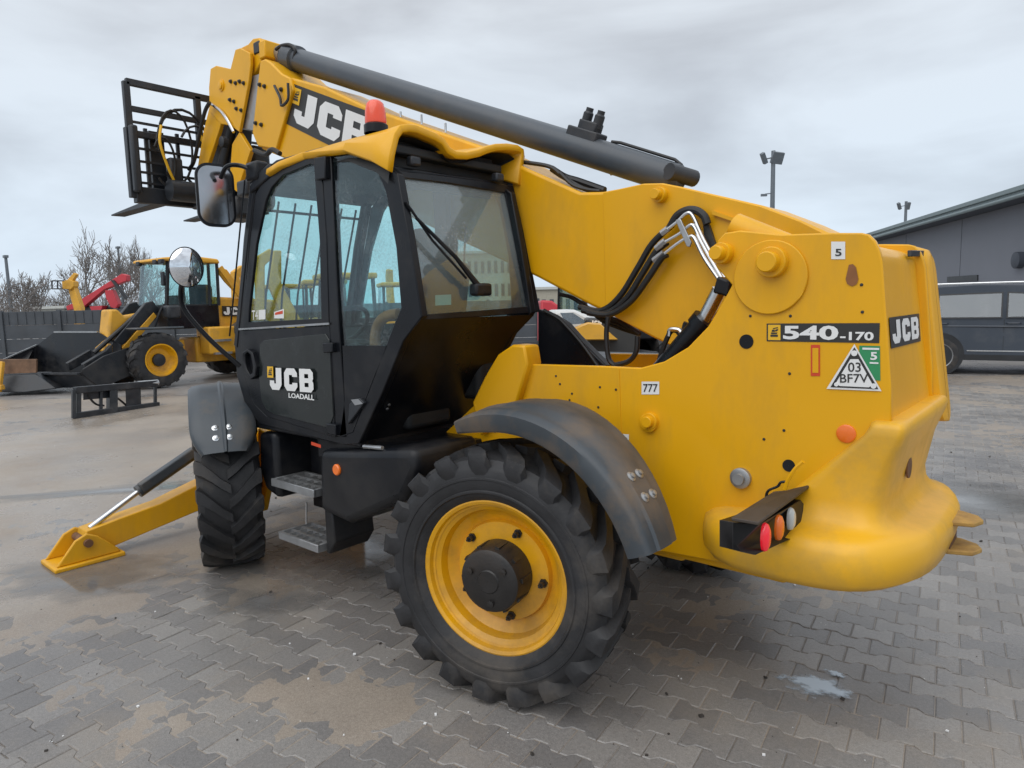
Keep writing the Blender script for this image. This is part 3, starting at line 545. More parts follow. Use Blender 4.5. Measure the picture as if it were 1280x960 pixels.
# ---------------------------------------------------------------- CAB (outer side at Y=1.0, inner side at Y=.08)
SY, IY = 1.0, .08
def cab_side(Y, s, main):
    "side frame, door and quarter glass of one cab side; s = +1 faces outward"
    th = .045
    def P(pts): return [Vector((p.x, Y, p.z)) for p in Y_(pts, SY)]
    ex = (0, -th*s, 0)
    so = [(311, 240), (322, 218), (345, 200), (400, 184), (430, 178), (462, 181), (476, 200), (497, 217), (512, 300), (527, 396), (504, 426), (478, 490), (448, 555), (430, 556), (325, 530), (308, 512), (296, 470), (293, 430), (298, 380), (304, 300)]
    si = [(319, 240), (328, 222), (349, 206), (400, 190), (430, 184), (456, 187), (466, 203), (482, 240), (495, 310), (501, 385), (491, 408), (468, 470), (441, 540), (425, 545), (333, 520), (318, 505), (306, 468), (303, 430), (306, 380), (312, 300)]
    MB().ring(P(so), P(si), ex).build('side_frame', BLK, T, bevel=.006)
    MB().ring(P([(404, 188), (413, 188), (432, 545), (417, 545)]), P([(405, 189), (412, 189), (431, 544), (418, 544)]), ex)
    MB().prism(P([(402, 189), (413, 188), (423, 400), (434, 547), (420, 547), (411, 400)]), ex).build('door_pillar', BLK, T, bevel=.005)
    # door upper frame + glass
    e2 = (0, -.02*s, 0); off = Vector((0, .004*s, 0))
    do = [(320, 243), (330, 226), (350, 210), (394, 193), (401, 193), (409, 300), (412, 404), (303, 410), (305, 385), (313, 305)]
    di = [(333, 250), (340, 234), (354, 219), (388, 205), (393, 207), (400, 300), (402, 398), (311, 403), (312, 385), (321, 305)]
    dr = MB().ring([p+off for p in P(do)], [p+off for p in P(di)], e2).build('door_frame', BLK, T, bevel=.004)
    MB().prism([p-Vector((0, .012*s, 0)) for p in P(di)], (0, -.006*s, 0)).build('door_glass', GLS, T)
    qi = [(414, 189), (430, 185), (455, 188), (465, 204), (481, 240), (494, 310), (500, 385), (491, 402), (484, 432), (428, 432), (421, 330)]
    MB().prism([p-Vector((0, .012*s, 0)) for p in P(qi)], (0, -.006*s, 0)).build('quarter_glass', GLS, T)
    lo = [(303, 413), (412, 407), (420, 547), (335, 521), (318, 505), (306, 468), (302, 432)]
    lp = MB().prism([p+off for p in P(lo)], e2).build('door_panel', BLK, T, bevel=.004)
    li = [(326, 430), (332, 425), (408, 417), (413, 425), (418, 520), (413, 535), (345, 518), (334, 512), (328, 500), (325, 470)]
    MB().prism([p+off*2.2 for p in P(li)], (0, -.01*s, 0)).build('door_inset', PANEL, T, bevel=.003)
    MB().prism([p for p in P([(428, 432), (484, 432), (468, 470), (441, 540), (425, 545), (431, 500)])], (0, -.02*s, 0)).build('lower_quarter_panel', BLK, T)
    if not main: return
    # white seal line under the window, handle, hinges
    a, b_ = P([(300, 411.5), (413, 404.5)]); MB().bar(a+off*2, b_+off*2, .006, .012).build('window_ledge', ZINC, T)
    hp = []
    MB().ring(P([(309, 440), (315, 436), (321, 440), (326, 458), (325, 470), (319, 474), (312, 465), (309, 452)]), P([(312, 443), (315, 440), (319, 443), (322, 458), (321, 466), (318, 468), (314, 461), (312, 452)]), (0, .035, 0)).build('door_handle', BLK, T, bevel=.006)
    for pts in ([(398, 198), (412, 196), (412, 224), (399, 226)], [(408, 428), (420, 428), (421, 440), (409, 441)], [(412, 528), (424, 530), (425, 544), (413, 541)]):
        MB().prism([p+Vector((0, .03, 0)) for p in P(pts)], (0, -.04, 0)).build('hinge', BLK, T, bevel=.006)
    q = [Vector((p.x, Y+.024, p.z)) for p in Y_([(338, 459), (395, 461), (396.5, 491), (338.5, 486.5)], SY)]
    jcb_on(sub(q, .06, .02, 1, 1), WHT, T); emblem_on(sub(shift(q, NY, -.001), -.0, .55, .14, 1.05), T)
    q = [Vector((p.x, Y+.024, p.z)) for p in Y_([(365, 490.5), (397, 493), (397, 500), (365, 496.5)], SY)]; text_on('LOADALL', q, WHT, T, .03)
    # window stickers
    for pts, m in (([(313, 388), (330, 387), (330, 399), (313, 400)], None), ([(341, 390), (353, 386), (353, 398), (341, 398)], WHT)):
        q = [Vector((p.x, Y-.010, p.z)) for p in Y_(pts, SY)]
        if m: quad_on('window_sticker', q, m, T); quad_on('window_sticker_band', shift(sub(q, .1, .5, .9, .85), NY, .001), REDP, T)
        else: text_on('T4', sub(q, 0, 0, .45, 1), WHT, T, .01); quad_on('window_sticker', sub(q, .5, 0, 1, 1), WHT, T)
    # vent details low in the quarter
    MB().prism([p+Vector((0, .02, 0)) for p in P([(440, 504), (452, 497), (458, 503), (446, 520), (438, 530)])], (0, -.03, 0)).build('vent_latch', BLKD, T, bevel=.005)
    q = P([(443, 499), (452, 498), (458, 504), (448, 506)]); quad_on('latch_label', [p+Vector((0, .024, 0)) for p in q], ZINC, T)
cab_side(SY, 1, True); cab_side(IY, -1, False)
# back wall with its window: slanted plane through (X .53, z 1.79) and (X .69, z 2.52)
SL = (.69-.53)/(2.52-1.79)
def bk(pts, d=0.):
    o = []
    for x, y in pts:
        r_ = ray(x, y); k = .53+d-SL*1.79; t = (k-CX.x+SL*CX.z)/(r_.x-SL*r_.z); o.append(CX+r_*t)
    return o
bo = [(489, 208), (497, 217), (526, 398), (560, 398), (675, 389), (672, 380), (655, 300), (640, 234), (560, 220)]
wo_ = [(491, 212), (560, 220), (642, 232), (660, 310), (676, 390), (600, 396), (526, 400), (508, 310)]
wi_ = [(500, 222), (560, 229), (632, 241), (646, 305), (660, 383), (600, 388), (534, 393), (517, 310)]
MB().ring(bk(wo_), bk(wi_), (.04, 0, 0)).build('rear_frame', BLK, T, bevel=.006)
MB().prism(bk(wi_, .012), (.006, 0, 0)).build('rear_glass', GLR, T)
# lower back panel: from the window sill slanting forward and down
a1, a2 = Vector((.525, SY-.004, 1.775)), Vector((.525, IY, 1.775)); b1, b2 = Vector((1.09, SY-.004, 1.08)), Vector((1.09, IY, 1.08)); m1, m2 = Vector((.665, SY-.004, 1.665)), Vector((.665, IY, 1.665))
MB().add([a1, a2, m2, m1, b2, b1, a1+Vector((.05, 0, 0)), a2+Vector((.05, 0, 0)), m2+Vector((.05, 0, .03)), m1+Vector((.05, 0, .03)), b2+Vector((.05, 0, .03)), b1+Vector((.05, 0, .03))],
         [(0, 1, 2, 3), (3, 2, 4, 5), (6, 7, 8, 9), (9, 8, 10, 11), (0, 3, 9, 6), (3, 5, 11, 9), (1, 2, 8, 7), (2, 4, 10, 8), (0, 1, 7, 6), (5, 4, 10, 11)]).build('rear_panel', BLK, T)
for px, py in ((486, 511), (506, 508)):
    p = on(px, py, 1, SY-.1); MB().lathe([(0, .009), (.006, .009), (.006, .0005)], Vector((.665+(1.665-p.z)*.727-.005, p.y, p.z)), (-.6, 0, -.6), 10).build('small_bolt', ZINC, T)
# floor, front wall, windscreen
MB().box((1.75, .54, 1.075), (1.32, .9, .05)).build('cab_floor', BLK, T, bevel=.01)
MB().prism([(2.18, .085, 1.08), (2.40, .085, 1.38), (2.42, .085, 1.62), (2.38, .085, 1.62), (2.36, .085, 1.39), (2.14, .085, 1.10)], (0, .91, 0)).build('front_panel', BLK, T)
MB().prism([(2.415, .1, 1.62), (2.06, .1, 2.62), (2.053, .1, 2.62), (2.408, .1, 1.62)], (0, .88, 0)).build('windscreen', GLS, T)
for y in (.10, .98): MB().bar((2.42, y, 1.6), (2.06, y, 2.64), .05, .05).build('front_pillar', BLK, T, bevel=.008)
MB().bar((2.07, .08, 2.64), (2.07, 1.0, 2.64), .06, .06).build('front_header', BLK, T, bevel=.008)
for i in range(7):
    y = .16+i*.125
    MB().tube([(2.46, y, 1.5), (2.36, y, 1.95), (2.12, y, 2.56)], .008, 6).build('guard_bar', BLK, T)
for z, x in ((1.6, 2.45), (2.5, 2.15)): MB().tube([(x, .12, z), (x, .95, z)], .01, 6).build('guard_rail', BLK, T)
for i in range(3): MB().tube([(1.45-i*.14, IY-.06, 1.5), (1.45-i*.14, IY-.06, 2.1), (1.38-i*.14, IY-.02, 2.35)], .007, 6).build('guard_bar', BLK, T)
# interior
MB().prism([(2.36, .12, 1.1), (2.36, .12, 1.66), (2.2, .12, 1.72), (2.05, .12, 1.62), (2.02, .12, 1.5), (2.12, .12, 1.35), (2.16, .12, 1.1)], (0, .84, 0)).build('dashboard', INT, T, bevel=.02)
st = MB().tube(smooth_path([Vector((1.86, .52, 1.72))+Vector((.06*cos(a)*0, .19*cos(a), 0))+Vector((-.14*sin(a), 0, .13*sin(a))) for a in [2*pi*k/12 for k in range(13)]], 3), .016, 8, cap=False).build('steering_wheel', INT, T)
MB().tube([(1.86, .52, 1.72), (2.05, .52, 1.5)], .03, 10).bar((1.86, .34, 1.72), (1.86, .70, 1.72), .03, .015).build('steering_column', INT, T)
def cushion(c, d, name, m, rot=0, r=.05):
    o = MB().box((0, 0, 0), d).build(name, m, T, bevel=r, seg=4, ang=60); o.location = c; o.rotation_euler = (0, rot, 0); return o
cushion((1.2, .52, 1.5), (.5, .48, .13), 'seat_cushion', SEAT); cushion((.93, .52, 1.82), (.13, .46, .58), 'seat_back', SEAT, -.18)
cushion((.85, .56, 2.17), (.09, .30, .17), 'headrest', SEAT, -.12); MB().box((1.2, .52, 1.27), (.4, .36, .32)).build('seat_base', INT, T, bevel=.03)
cushion((1.35, .88, 1.62), (.42, .13, .08), 'armrest', INT); cushion((1.2, .2, 1.5), (.8, .16, .5), 'side_console', INT)
MB().tube([(1.5, .22, 1.7), (1.52, .24, 1.9)], .02, 10).build('control_lever', INT, T)
MB().tube(smooth_path([on(x, y, 1, .93) for x, y in ((499, 392), (482, 396), (472, 408), (469, 430), (476, 455), (484, 462))]), .03, 12).build('orange_hose', BRN, T)
MB().lathe([(0, .06), (.02, .06), (.03, .04), (.03, .0005)], (.76, .78, 2.2), (-1, 0, 0), 16).build('speaker_dial', BLKD, T)
# washer/wiper
wa = bk([(507, 252), (540, 300), (583, 348), (606, 362)], -.045)
MB().tube([wa[0], wa[1], wa[2]], .007, 6).build('wiper_blade', BLK, T); MB().tube([bk([(520, 272)], -.05)[0], bk([(570, 322)], -.06)[0], bk([(603, 364)], -.04)[0]], [.009, .012, .02], 8).build('wiper_arm', BLK, T)
wm = bk([(601, 362)], -.03)[0]; MB().box(wm, (.06, .13, .07)).build('wiper_motor', BLK, T, bevel=.015)
q = bk([(544, 369), (564, 368), (564, 381), (544, 382)], .06); quad_on('rear_cab_label', q, mat('pale_label', (.25, .5, .5), .4), T)
# ---- roof: shell lofted forward from its rear outline
RX = .655
ro = [(484, 213), (487, 190), (493, 166), (500, 156), (510, 154.5), (521, 156), (534, 161.5), (545, 166), (556, 173), (563, 184), (571, 189), (584, 190), (598, 187), (609, 182.5), (620, 179.5), (634, 179), (648, 181), (655, 186), (656.5, 196), (654, 212), (651, 233)]
RO = X_(ro, RX)
def top_z(y, X):
    base = {.8: 2.775, 1.05: 2.785, 1.45: 2.775, 1.7: 2.75, 1.84: 2.72}[X]
    return base-.05*abs((y-.54)/.5)**4
secs = [(RX, 0.), (.8, .25), (1.05, .75), (1.45, 1.), (1.7, 1.), (1.84, 1.)]
edge = {RX: None, .8: 2.63, 1.05: 2.705, 1.45: 2.735, 1.7: 2.725, 1.84: 2.70}
rings = []
ymid = (RO[0].y+RO[-1].y)/2
ymax_, ymin_ = max(p.y for p in RO), min(p.y for p in RO)
for X, k in secs:
    ring = []
    for i, p in enumerate(RO):
        y = p.y; u = (y-ymin_)/(ymax_-ymin_); yt = (IY-.03)+u*(SY+.025-IY+.03); y2 = y*(1-k)+yt*k
        if X == RX: z = p.z; y2 = y
        else:
            eb = edge[X]
            if i in (0, 20): z = eb
            elif i in (1, 19): z = eb+(top_z(y2, X)-eb)*.45
            elif i in (2, 18): z = eb+(top_z(y2, X)-eb)*.85
            else: z = p.z*(1-k)+top_z(y2, X)*k
            if k < 1 and i in (0, 20): z = p.z*(1-k)*.5+eb*(1-(1-k)*.5)
        ring.append(Vector((X, y2, z)))
    rings.append(ring)
o = MB().loft(rings, cap=False, closed=False).build('roof', YEL, T, ang=24)
sm = o.modifiers.new('solid', 'SOLIDIFY'); sm.thickness = .04; sm.offset = 1
# make sure thickness grows inward whichever way normals came out
o.modifiers.new('bevel', 'BEVEL').width = .006
o.data.flip_normals() if o.data.polygons[len(o.data.polygons)//2].normal.z < 0 else None
sm.offset = -1
lin = [[Vector((X_n, ymid+(p.y-ymid)*.925, p.z-.055)) for p in r_] for r_, X_n in zip(rings, (.70, .8, 1.05, 1.45, 1.7, 1.80))]
MB().loft(lin, cap=False, closed=False).build('roof_liner', INT, T, ang=50)
MB().prism([(1.82, .06, 2.735), (1.95, .06, 2.70), (2.08, .06, 2.63), (2.08, .06, 2.58), (1.8, .06, 2.66)], (0, .955, 0)).build('roof_front_cap', BLK, T, bevel=.01)
MB().box((1.38, .54, 2.655), (1.3, .86, .05)).build('roof_lining', INT, T, bevel=.01)
MB().prism([Vector((.80, min(.93, max(.12, p.y)), min(p.z-.035, 2.72))) for p in RO[1:-1]]+[Vector((.80, .12, 2.49)), Vector((.80, .93, 2.49))], (.06, 0, 0)).build('roof_underside', INT, T)
MB().prism([(.72, .06, 2.50), (.72, 1.0, 2.49), (.72, 1.0, 2.56), (.72, .06, 2.58)], (.03, 0, 0)).build('rear_header', BLK, T, bevel=.01)
p = on(497, 216, 0, .68); 
for px, py in ((517, 202), (622, 222)): MB().box(on(px, py, 0, .69), (.05, .07, .05)).build('work_lamp', BLKD, T, bevel=.012)
# beacon
bp_ = on(470, 160, 2, 2.80)
bc = MB().lathe([(-.03, .065), (.012, .065), (.02, .055), (.02, .0005)], bp_, (0, 0, 1), 24).build('beacon_base', BLK, T)
MB().lathe([(.02, .056), (.03, .058), (.09, .054), (.125, .046), (.14, .03), (.145, .0005)], bp_, (0, 0, 1), 28).build('beacon', BCN, T)
# cowl lip: black strip above the door
# ---- mirrors
def oval(c, rx, rz, n=28): return [Vector((c.x, c.y+rx*cos(2*pi*k/n), c.z+rz*sin(2*pi*k/n))) for k in range(n)]
mc = on(233, 334, 1, 1.35)
n_ = Vector((-1, .22, -.03)).normalized()
m_ = MB().lathe([(-.05, .03), (-.035, .13), (-.01, .17), (.0, .172), (.004, .165)], (0, 0, 0), (0, 0, 1), 36).build('round_mirror', BLK, T)
g_ = MB().lathe([(.002, .164), (.016, .14), (.03, .10), (.039, .05), (.042, .0005)], (0, 0, 0), (0, 0, 1), 36).build('mirror_face', MIR, m_, ang=60)
m_.location = mc; m_.rotation_euler = n_.to_track_quat('Z', 'Y').to_euler(); m_.scale = (.60, .74, .8)
MB().tube(smooth_path([mc-n_*.03+Vector((0, 0, -.05)), on(226, 362, 1, 1.33), on(231, 388, 1, 1.3), on(262, 424, 1, 1.18), on(300, 458, 1, 1.02)]), .016, 10).build('mirror_arm', BLK, T)
mc = on(268, 245, 1, 1.12)
o = MB().loft([rr_ring(x, -w_, w_, -h_-.0, h_, .085, 7) for x, w_, h_ in ((-.05, .07, .13), (-.03, .105, .185), (.02, .12, .20), (.035, .12, .20))]).build('mirror_housing', BLK, T, ang=40); o.location = mc; n2_ = (CX-mc); n2_.z = 0; o.rotation_euler = (0, 0, atan2(n2_.y, n2_.x)+.30)
f = MB().loft([rr_ring(x, -w_, w_, -h_, h_, .07, 7) for x, w_, h_ in ((.034, .105, .182), (.0385, .105, .182))]).build('mirror_face', mat('dull_mirror', (.34, .35, .37), .10, .95), o)
MB().tube(smooth_path([on(276, 222, 1, 1.12), on(284, 208, 1, 1.12), on(300, 207, 1, 1.05), on(318, 214, 1, 1.0)]), .014, 8).build('mirror_arm', BLK, T)
MB().box(on(322, 215, 1, .98), (.14, .1, .12)).build('mirror_bracket', BLK, T, bevel=.02)
MB().tube([on(306, 225, 1, 1.03), on(291, 380, 1, 1.06), on(287, 420, 1, 1.06)], .006, 6).build('aerial', BLK, T)
MB().box(on(316, 237, 1, .5), (.14, .2, .12)).build('front_work_lamp', BLKD, T, bevel=.02)
MB().tube(smooth_path([on(x, y, 1, .3) for x, y in ((318, 188), (332, 193), (340, 187), (350, 192))]), .02, 8).build('front_hose', HOSE, T)
# ---- tanks, battery box and steps under the cab
MB().prism([(1.50, 1.0, .99), (.62, 1.0, 1.10), (.60, 1.0, .98), (.72, 1.0, .80), (1.24, 1.0, .57), (1.53, 1.0, .60)], (0, -.5, 0)).build('fuel_tank', BLK, T, bevel=.05, seg=4)
boss(422, 587, .032, .02, 1.0, ORL, 'side_marker', prof=[(0, .034), (.01, .034), (.016, .028), (.016, .0005)])
MB().prism([(2.24, .98, 1.02), (2.03, .98, 1.04), (2.03, .98, .58), (2.20, .98, .62), (2.26, .98, .75)], (0, -.45, 0)).build('battery_box', BLK, T, bevel=.04, seg=3)
MB().box((1.12, .52, .99), (.95, .84, .14)).build('underframe', BLK, T, bevel=.01)
MB().box((1.78, .7, .78), (.5, .03, .6)).build('step_back', BLK, T)
MB().prism([(1.50, .98, .62), (1.50, .98, .33), (1.47, .98, .33), (1.40, .98, .42), (1.42, .98, .62)], (0, -.3, 0)).build('step_side', BLK, T, bevel=.01)
for z, xa, xb, yo_ in ((.715, 1.53, 2.02, 1.02), (.365, 1.52, 1.97, 1.02)):
    tr = MB().box(((xa+xb)/2, yo_-.0, z), (xb-xa, .02, .05)).box(((xa+xb)/2, yo_-.24, z), (xb-xa, .02, .05)).box((xa+.01, yo_-.12, z), (.02, .24, .05)).box((xb-.01, yo_-.12, z), (.02, .24, .05)).build('step', ZINC, T, bevel=.003)
    for i in range(2): MB().box(((xa+xb)/2, yo_-.08-.08*i, z+.004), (xb-xa-.04, .02, .03)).build('step_slat', ZINC, tr)
    for i in range(5): MB().box((xa+.08+i*(xb-xa-.16)/4, yo_-.12, z+.003), (.014, .22, .03)).build('step_tooth', ZINC, tr)
MB().tube([on(383, 628, 1, .95), on(383, 655, 1, .95)], .006, 6).build('step_rod', STL, T)
MB().prism(Y_([(322, 535), (330, 540), (336, 600), (328, 640), (322, 600)], .75), (0, -.05, 0)).build('axle_bracket', YEL, T, bevel=.01)
q = Y_([(389, 552), (401, 556), (401, 560), (389, 556)], SY+.002); quad_on('sill_label', q, REDP, T)
MB().tube([on(455, 558, 1, .98), on(478, 560, 1, .98)], .012, 8).build('sill_bolt', ZINC, T)
# ---- stabiliser at the front left
GX = 3.6
def XG(pts, X=GX): return X_(pts, X)
MB().prism(XG([(108, 664), (150, 648), (200, 630), (300, 580), (300, 622), (245, 640), (145, 682), (118, 688), (104, 684)]), (.18, 0, 0)).build('stabiliser_leg', YEL, T, bevel=.008)
pad = MB()
fx, fy = 3.67, 1.66
pad.prism([(fx-.17, fy+.25, .0), (fx+.17, fy+.25, .0), (fx+.17, fy-.22, .0), (fx-.17, fy-.22, .0)], (0, 0, .035))
for x in (fx-.14, fx+.115): pad.prism([(x, fy+.23, .035), (x, fy+.10, .20), (x, fy+.02, .235), (x, fy-.05, .2), (x, fy-.18, .07), (x, fy-.2, .035)], (.025, 0, 0))
pad.build('stabiliser_pad', YEL, T, bevel=.01)
MB().tube([(fx-.17, fy+.02, .165), (fx+.17, fy+.02, .165)], .03, 14).build('pad_pin', RUST, T)
c0, c1, c2, c3 = on(112, 660, 0, 3.66), on(175, 613, 0, 3.66), on(240, 568, 0, 3.66), on(300, 528, 0, 3.66)
MB().tube([c0, c1], .022, 14).build('stabiliser_rod', STL, T)
d3 = (c2-c1).normalized(); MB().tube([c1-d3*.02, c2, c3], .052, 16).build('stabiliser_ram', GRY, T, ang=30)
MB().box(c1+(c2-c1)*.5+Vector((-.04, 0, .03)), (.07, .5, .08), Matrix.Rotation(atan2((c2-c1).z, -(c2-c1).y)*-1, 3, 'X')).build('ram_cover', GRY, T, bevel=.012)
# far-side stabiliser
MB().prism([(3.6, -.9, .2), (3.6, -.9, .38), (3.6, -1.6, .2), (3.6, -1.6, .05)], (.16, 0, 0)).prism([(3.5, -1.45, 0), (3.84, -1.45, 0), (3.84, -1.9, 0), (3.5, -1.9, 0)], (0, 0, .035)).build('stabiliser_leg', YEL, T)
MB().box((3.62, 0, .55), (.35, 1.5, .5)).build('stabiliser_frame', YEL, T, bevel=.02)
# ---- fork carriage: stands across the boom end, facing forward
FXc = 5.0
ctop, cbot = 4.02, 2.95
def car(y, z, X=0.): return Vector((FXc+X+(3.95-z)*.0, y, z))
carr = MB()
Yn, Yf = .57, -.80
for y in (Yn, Yf): carr.bar(car(y, 2.95), car(y, 3.6), .09, .07, (1, 0, 0))
carr.bar(car(Yn, 2.98), car(Yf, 2.98), .09, .15).bar(car(Yn, 3.55), car(Yf, 3.55), .06, .06)
carr.build('fork_carriage', BLKD, T, bevel=.006)
hd = MB()
hd.bar(car(Yn, 4.02), car(Yf, 4.02), .05, .06); hd.bar(car(Yn, 3.78), car(Yf, 3.78), .04, .05)
for y in (Yn, -.1, Yf): hd.bar(car(y, 3.55), car(y, 4.02), .06, .05, (1, 0, 0))
hd.build('load_guard', BLKD, T, bevel=.004)
for k, z in enumerate((3.1, 3.2, 3.3, 3.42, 3.66)):
    MB().bar(car(Yn, z, -.0), car(Yf, z, -.0), .022, .022).build('carriage_bar', BLKD, T)
for y in (.30, -.48):
    f_ = MB().prism([(FXc+.10, y-.07, 3.62), (FXc+.06, y-.07, 3.62), (FXc+.05, y-.07, 2.92), (FXc+1.2, y-.07, 2.92), (FXc+1.2, y-.07, 2.935), (FXc+.10, y-.07, 2.985)], (0, .14, 0)).build('fork', BLKD, T, bevel=.004)
MB().box(car(.57, 3.3, -.08), (.08, .07, .62)).build('carriage_end_block', BLKD, T, bevel=.02)
MB().box(car(.22, 3.2, -.1), (.10, .13, .30)).build('carriage_mount', BLKD, T, bevel=.02); MB().box(car(-.38, 3.25, -.1), (.14, .12, .6)).build('carriage_mount', BLKD, T, bevel=.02)
MB().box(car(-.17, 3.0, -.22), (.5, .42, .22)).build('quick_hitch', BLKD, T, bevel=.03)
for ang_ in (0,):
    c = car(.12, 3.4, -.14)
    MB().tube([c+Vector((0, .27*cos(2*pi*k/24), .42*sin(2*pi*k/24))) for k in range(21)], .014, 6).build('carriage_hose', HOSE, T)
MB().tube(smooth_path([car(.0, 3.6, -.2), car(-.1, 3.4, -.22), car(-.08, 3.15, -.22), car(.05, 3.05, -.2)]), .02, 8).build('yellow_hose_sleeve', YPR, T)
MB().tube(smooth_path([on(x, y, 1, 0.1) for x, y in ((262, 128), (256, 140), (250, 165), (243, 200), (236, 212))]), .018, 8).build('carriage_hose', HOSE, T)
MB().tube(smooth_path([on(x, y, 1, 0.06) for x, y in ((264, 130), (275, 138), (283, 148), (292, 165))]), .014, 8).build('steel_pipe', STL, T)

for cy_, cz_, ry_, rz_, x_ in ((.22, 3.45, .16, .34, -.16), (.0, 3.38, .20, .30, -.18), (-.25, 3.5, .15, .4, -.15), (.33, 3.3, .10, .22, -.15)):
    c = car(cy_, cz_, x_)
    MB().tube([c+Vector((0, ry_*cos(2*pi*k/22+.6), rz_*sin(2*pi*k/22+.6))) for k in range(18)], .012, 6).build('carriage_hose', HOSE, T)
for y_ in (.42, .12, -.3, -.6): MB().bar(car(y_, 2.98, .02), car(y_, 3.62, .02), .03, .03, (1, 0, 0)).build('carriage_rib', BLKD, T)
MB().tube([Vector((4.78, .34, 3.02)), Vector((4.78, -.72, 3.02))], .10, 18).build('tilt_cross_tube', BLKD, T)
for px, py, px2, py2 in ((308, 190, 318, 272), (300, 200, 306, 262), (322, 186, 326, 232)):
    MB().tube([on(px, py, 1, -.25), on(px2, py2, 1, -.25)], .035, 10).build('link_rod', BLKD, T)
MB().box(on(318, 198, 1, -.2), (.26, .2, .2)).build('link_block', BLKD, T, bevel=.04)
MB().box(on(300, 262, 1, -.2), (.4, .3, .22)).build('hitch_block', BLKD, T, bevel=.05)
MB().lathe([(0, .05), (.05, .05), (.06, .03), (.06, .001)], on(283, 178, 1, .0), (0, 1, 0), 16).build('pivot_pin', BLKD, T)
MB().tube(smooth_path([car(.36, 3.62, -.2), car(.40, 3.45, -.24), car(.34, 3.25, -.22), car(.28, 3.12, -.2)]), .013, 8).build('yellow_hose_sleeve', YPR, T)
# ================================================================ GROUND
def ground_mat(name, c1, c2, sand, kind):
    m = bpy.data.materials.new(name); m.use_nodes = True; t = m.node_tree; b = t.nodes['Principled BSDF']; l = t.links.new
    g = N(t, 'ShaderNodeNewGeometry'); 
    def noise(scale, det=6, rough=.6, vec=None):
        n = N(t, 'ShaderNodeTexNoise'); n.inputs['Scale'].default_value = scale; n.inputs['Detail'].default_value = det; n.inputs['Roughness'].default_value = rough
        l(vec or g.outputs['Position'], n.inputs['Vector']); return n.outputs[0]
    def ramp(fac, p0, a, p1, c):
        r = N(t, 'ShaderNodeValToRGB'); e = r.color_ramp.elements; e[0].position = p0; e[1].position = p1; e[0].color = (*a, 1); e[1].color = (*c, 1); l(fac, r.inputs[0]); return r.outputs[0]
    def mix(f, a, c, bt='MIX'):
        x = N(t, 'ShaderNodeMix', data_type='RGBA', blend_type=bt)
        for i, v in ((0, f), (6, a), (7, c)):
            if isinstance(v, (int, float)): x.inputs[i].default_value = v
            elif isinstance(v, tuple): x.inputs[i].default_value = (*v, 1)
            else: l(v, x.inputs[i])
        return x.outputs[2]
    base = ramp(noise(60, 6, .7), .3, c1, .7, c2)
    if kind == 'paver':
        oi = N(t, 'ShaderNodeObjectInfo'); at_ = N(t, 'ShaderNodeAttribute', attribute_name='shade')
        ad = N(t, 'ShaderNodeMath', operation='ADD'); l(oi.outputs['Random'], ad.inputs[0]); l(at_.outputs['Fac'], ad.inputs[1])
        fr = N(t, 'ShaderNodeMath', operation='FRACT'); l(ad.outputs[0], fr.inputs[0])
        base = mix(1., base, ramp(fr.outputs[0], 0, (.74, .74, .75), 1, (1.18, 1.17, 1.15)), 'MULTIPLY')
    # stains, drying zones and drifted sand
    base = mix(1., base, ramp(noise(.55, 5, .55), .36, (.80, .79, .80), .64, (1.12, 1.10, 1.07)), 'MULTIPLY')
    sandm = ramp(noise(1.3, 9, .68), .50, (0, 0, 0), .70, (.5, .5, .5))
    base = mix(sandm, base, sand)
    fine = ramp(noise(240, 3, .6), .35, (.82, .82, .82), .68, (1.14, 1.14, 1.14)); base = mix(1., base, fine, 'MULTIPLY')
    wet = ramp(noise(.42, 6, .6), .40, (.22,)*3, .62, (.55,)*3)
    rg = N(t, 'ShaderNodeMath', operation='ADD'); 
    s2 = N(t, 'ShaderNodeMath', operation='MULTIPLY'); s2.inputs[1].default_value = .3; l(sandm, s2.inputs[0])
    l(wet, rg.inputs[0]); l(s2.outputs[0], rg.inputs[1]); l(rg.outputs[0], b.inputs['Roughness'])
    l(base, b.inputs['Base Color']); b.inputs['Specular IOR Level'].default_value = .6
    bp = N(t, 'ShaderNodeBump'); bp.inputs['Strength'].default_value = .35; bp.inputs['Distance'].default_value = .004
    l(noise(130, 6, .7), bp.inputs['Height']); l(bp.outputs[0], b.inputs['Normal'])
    return m
PAV = ground_mat('paver_concrete', (.19, .183, .176), (.275, .263, .252), (.29, .245, .195), 'paver')
YARD = ground_mat('yard_concrete', (.23, .218, .208), (.31, .295, .28), (.31, .26, .22), 'yard')
SAND = ground_mat('joint_sand', (.26, .222, .185), (.35, .305, .255), (.31, .245, .19), 'sand')
g = MB().add([(-900, -900, -.012), (1500, -900, -.012), (1500, 900, -.012), (-900, 900, -.012)], [(0, 1, 2, 3)]).build('ground', YARD); g['kind'] = 'structure'
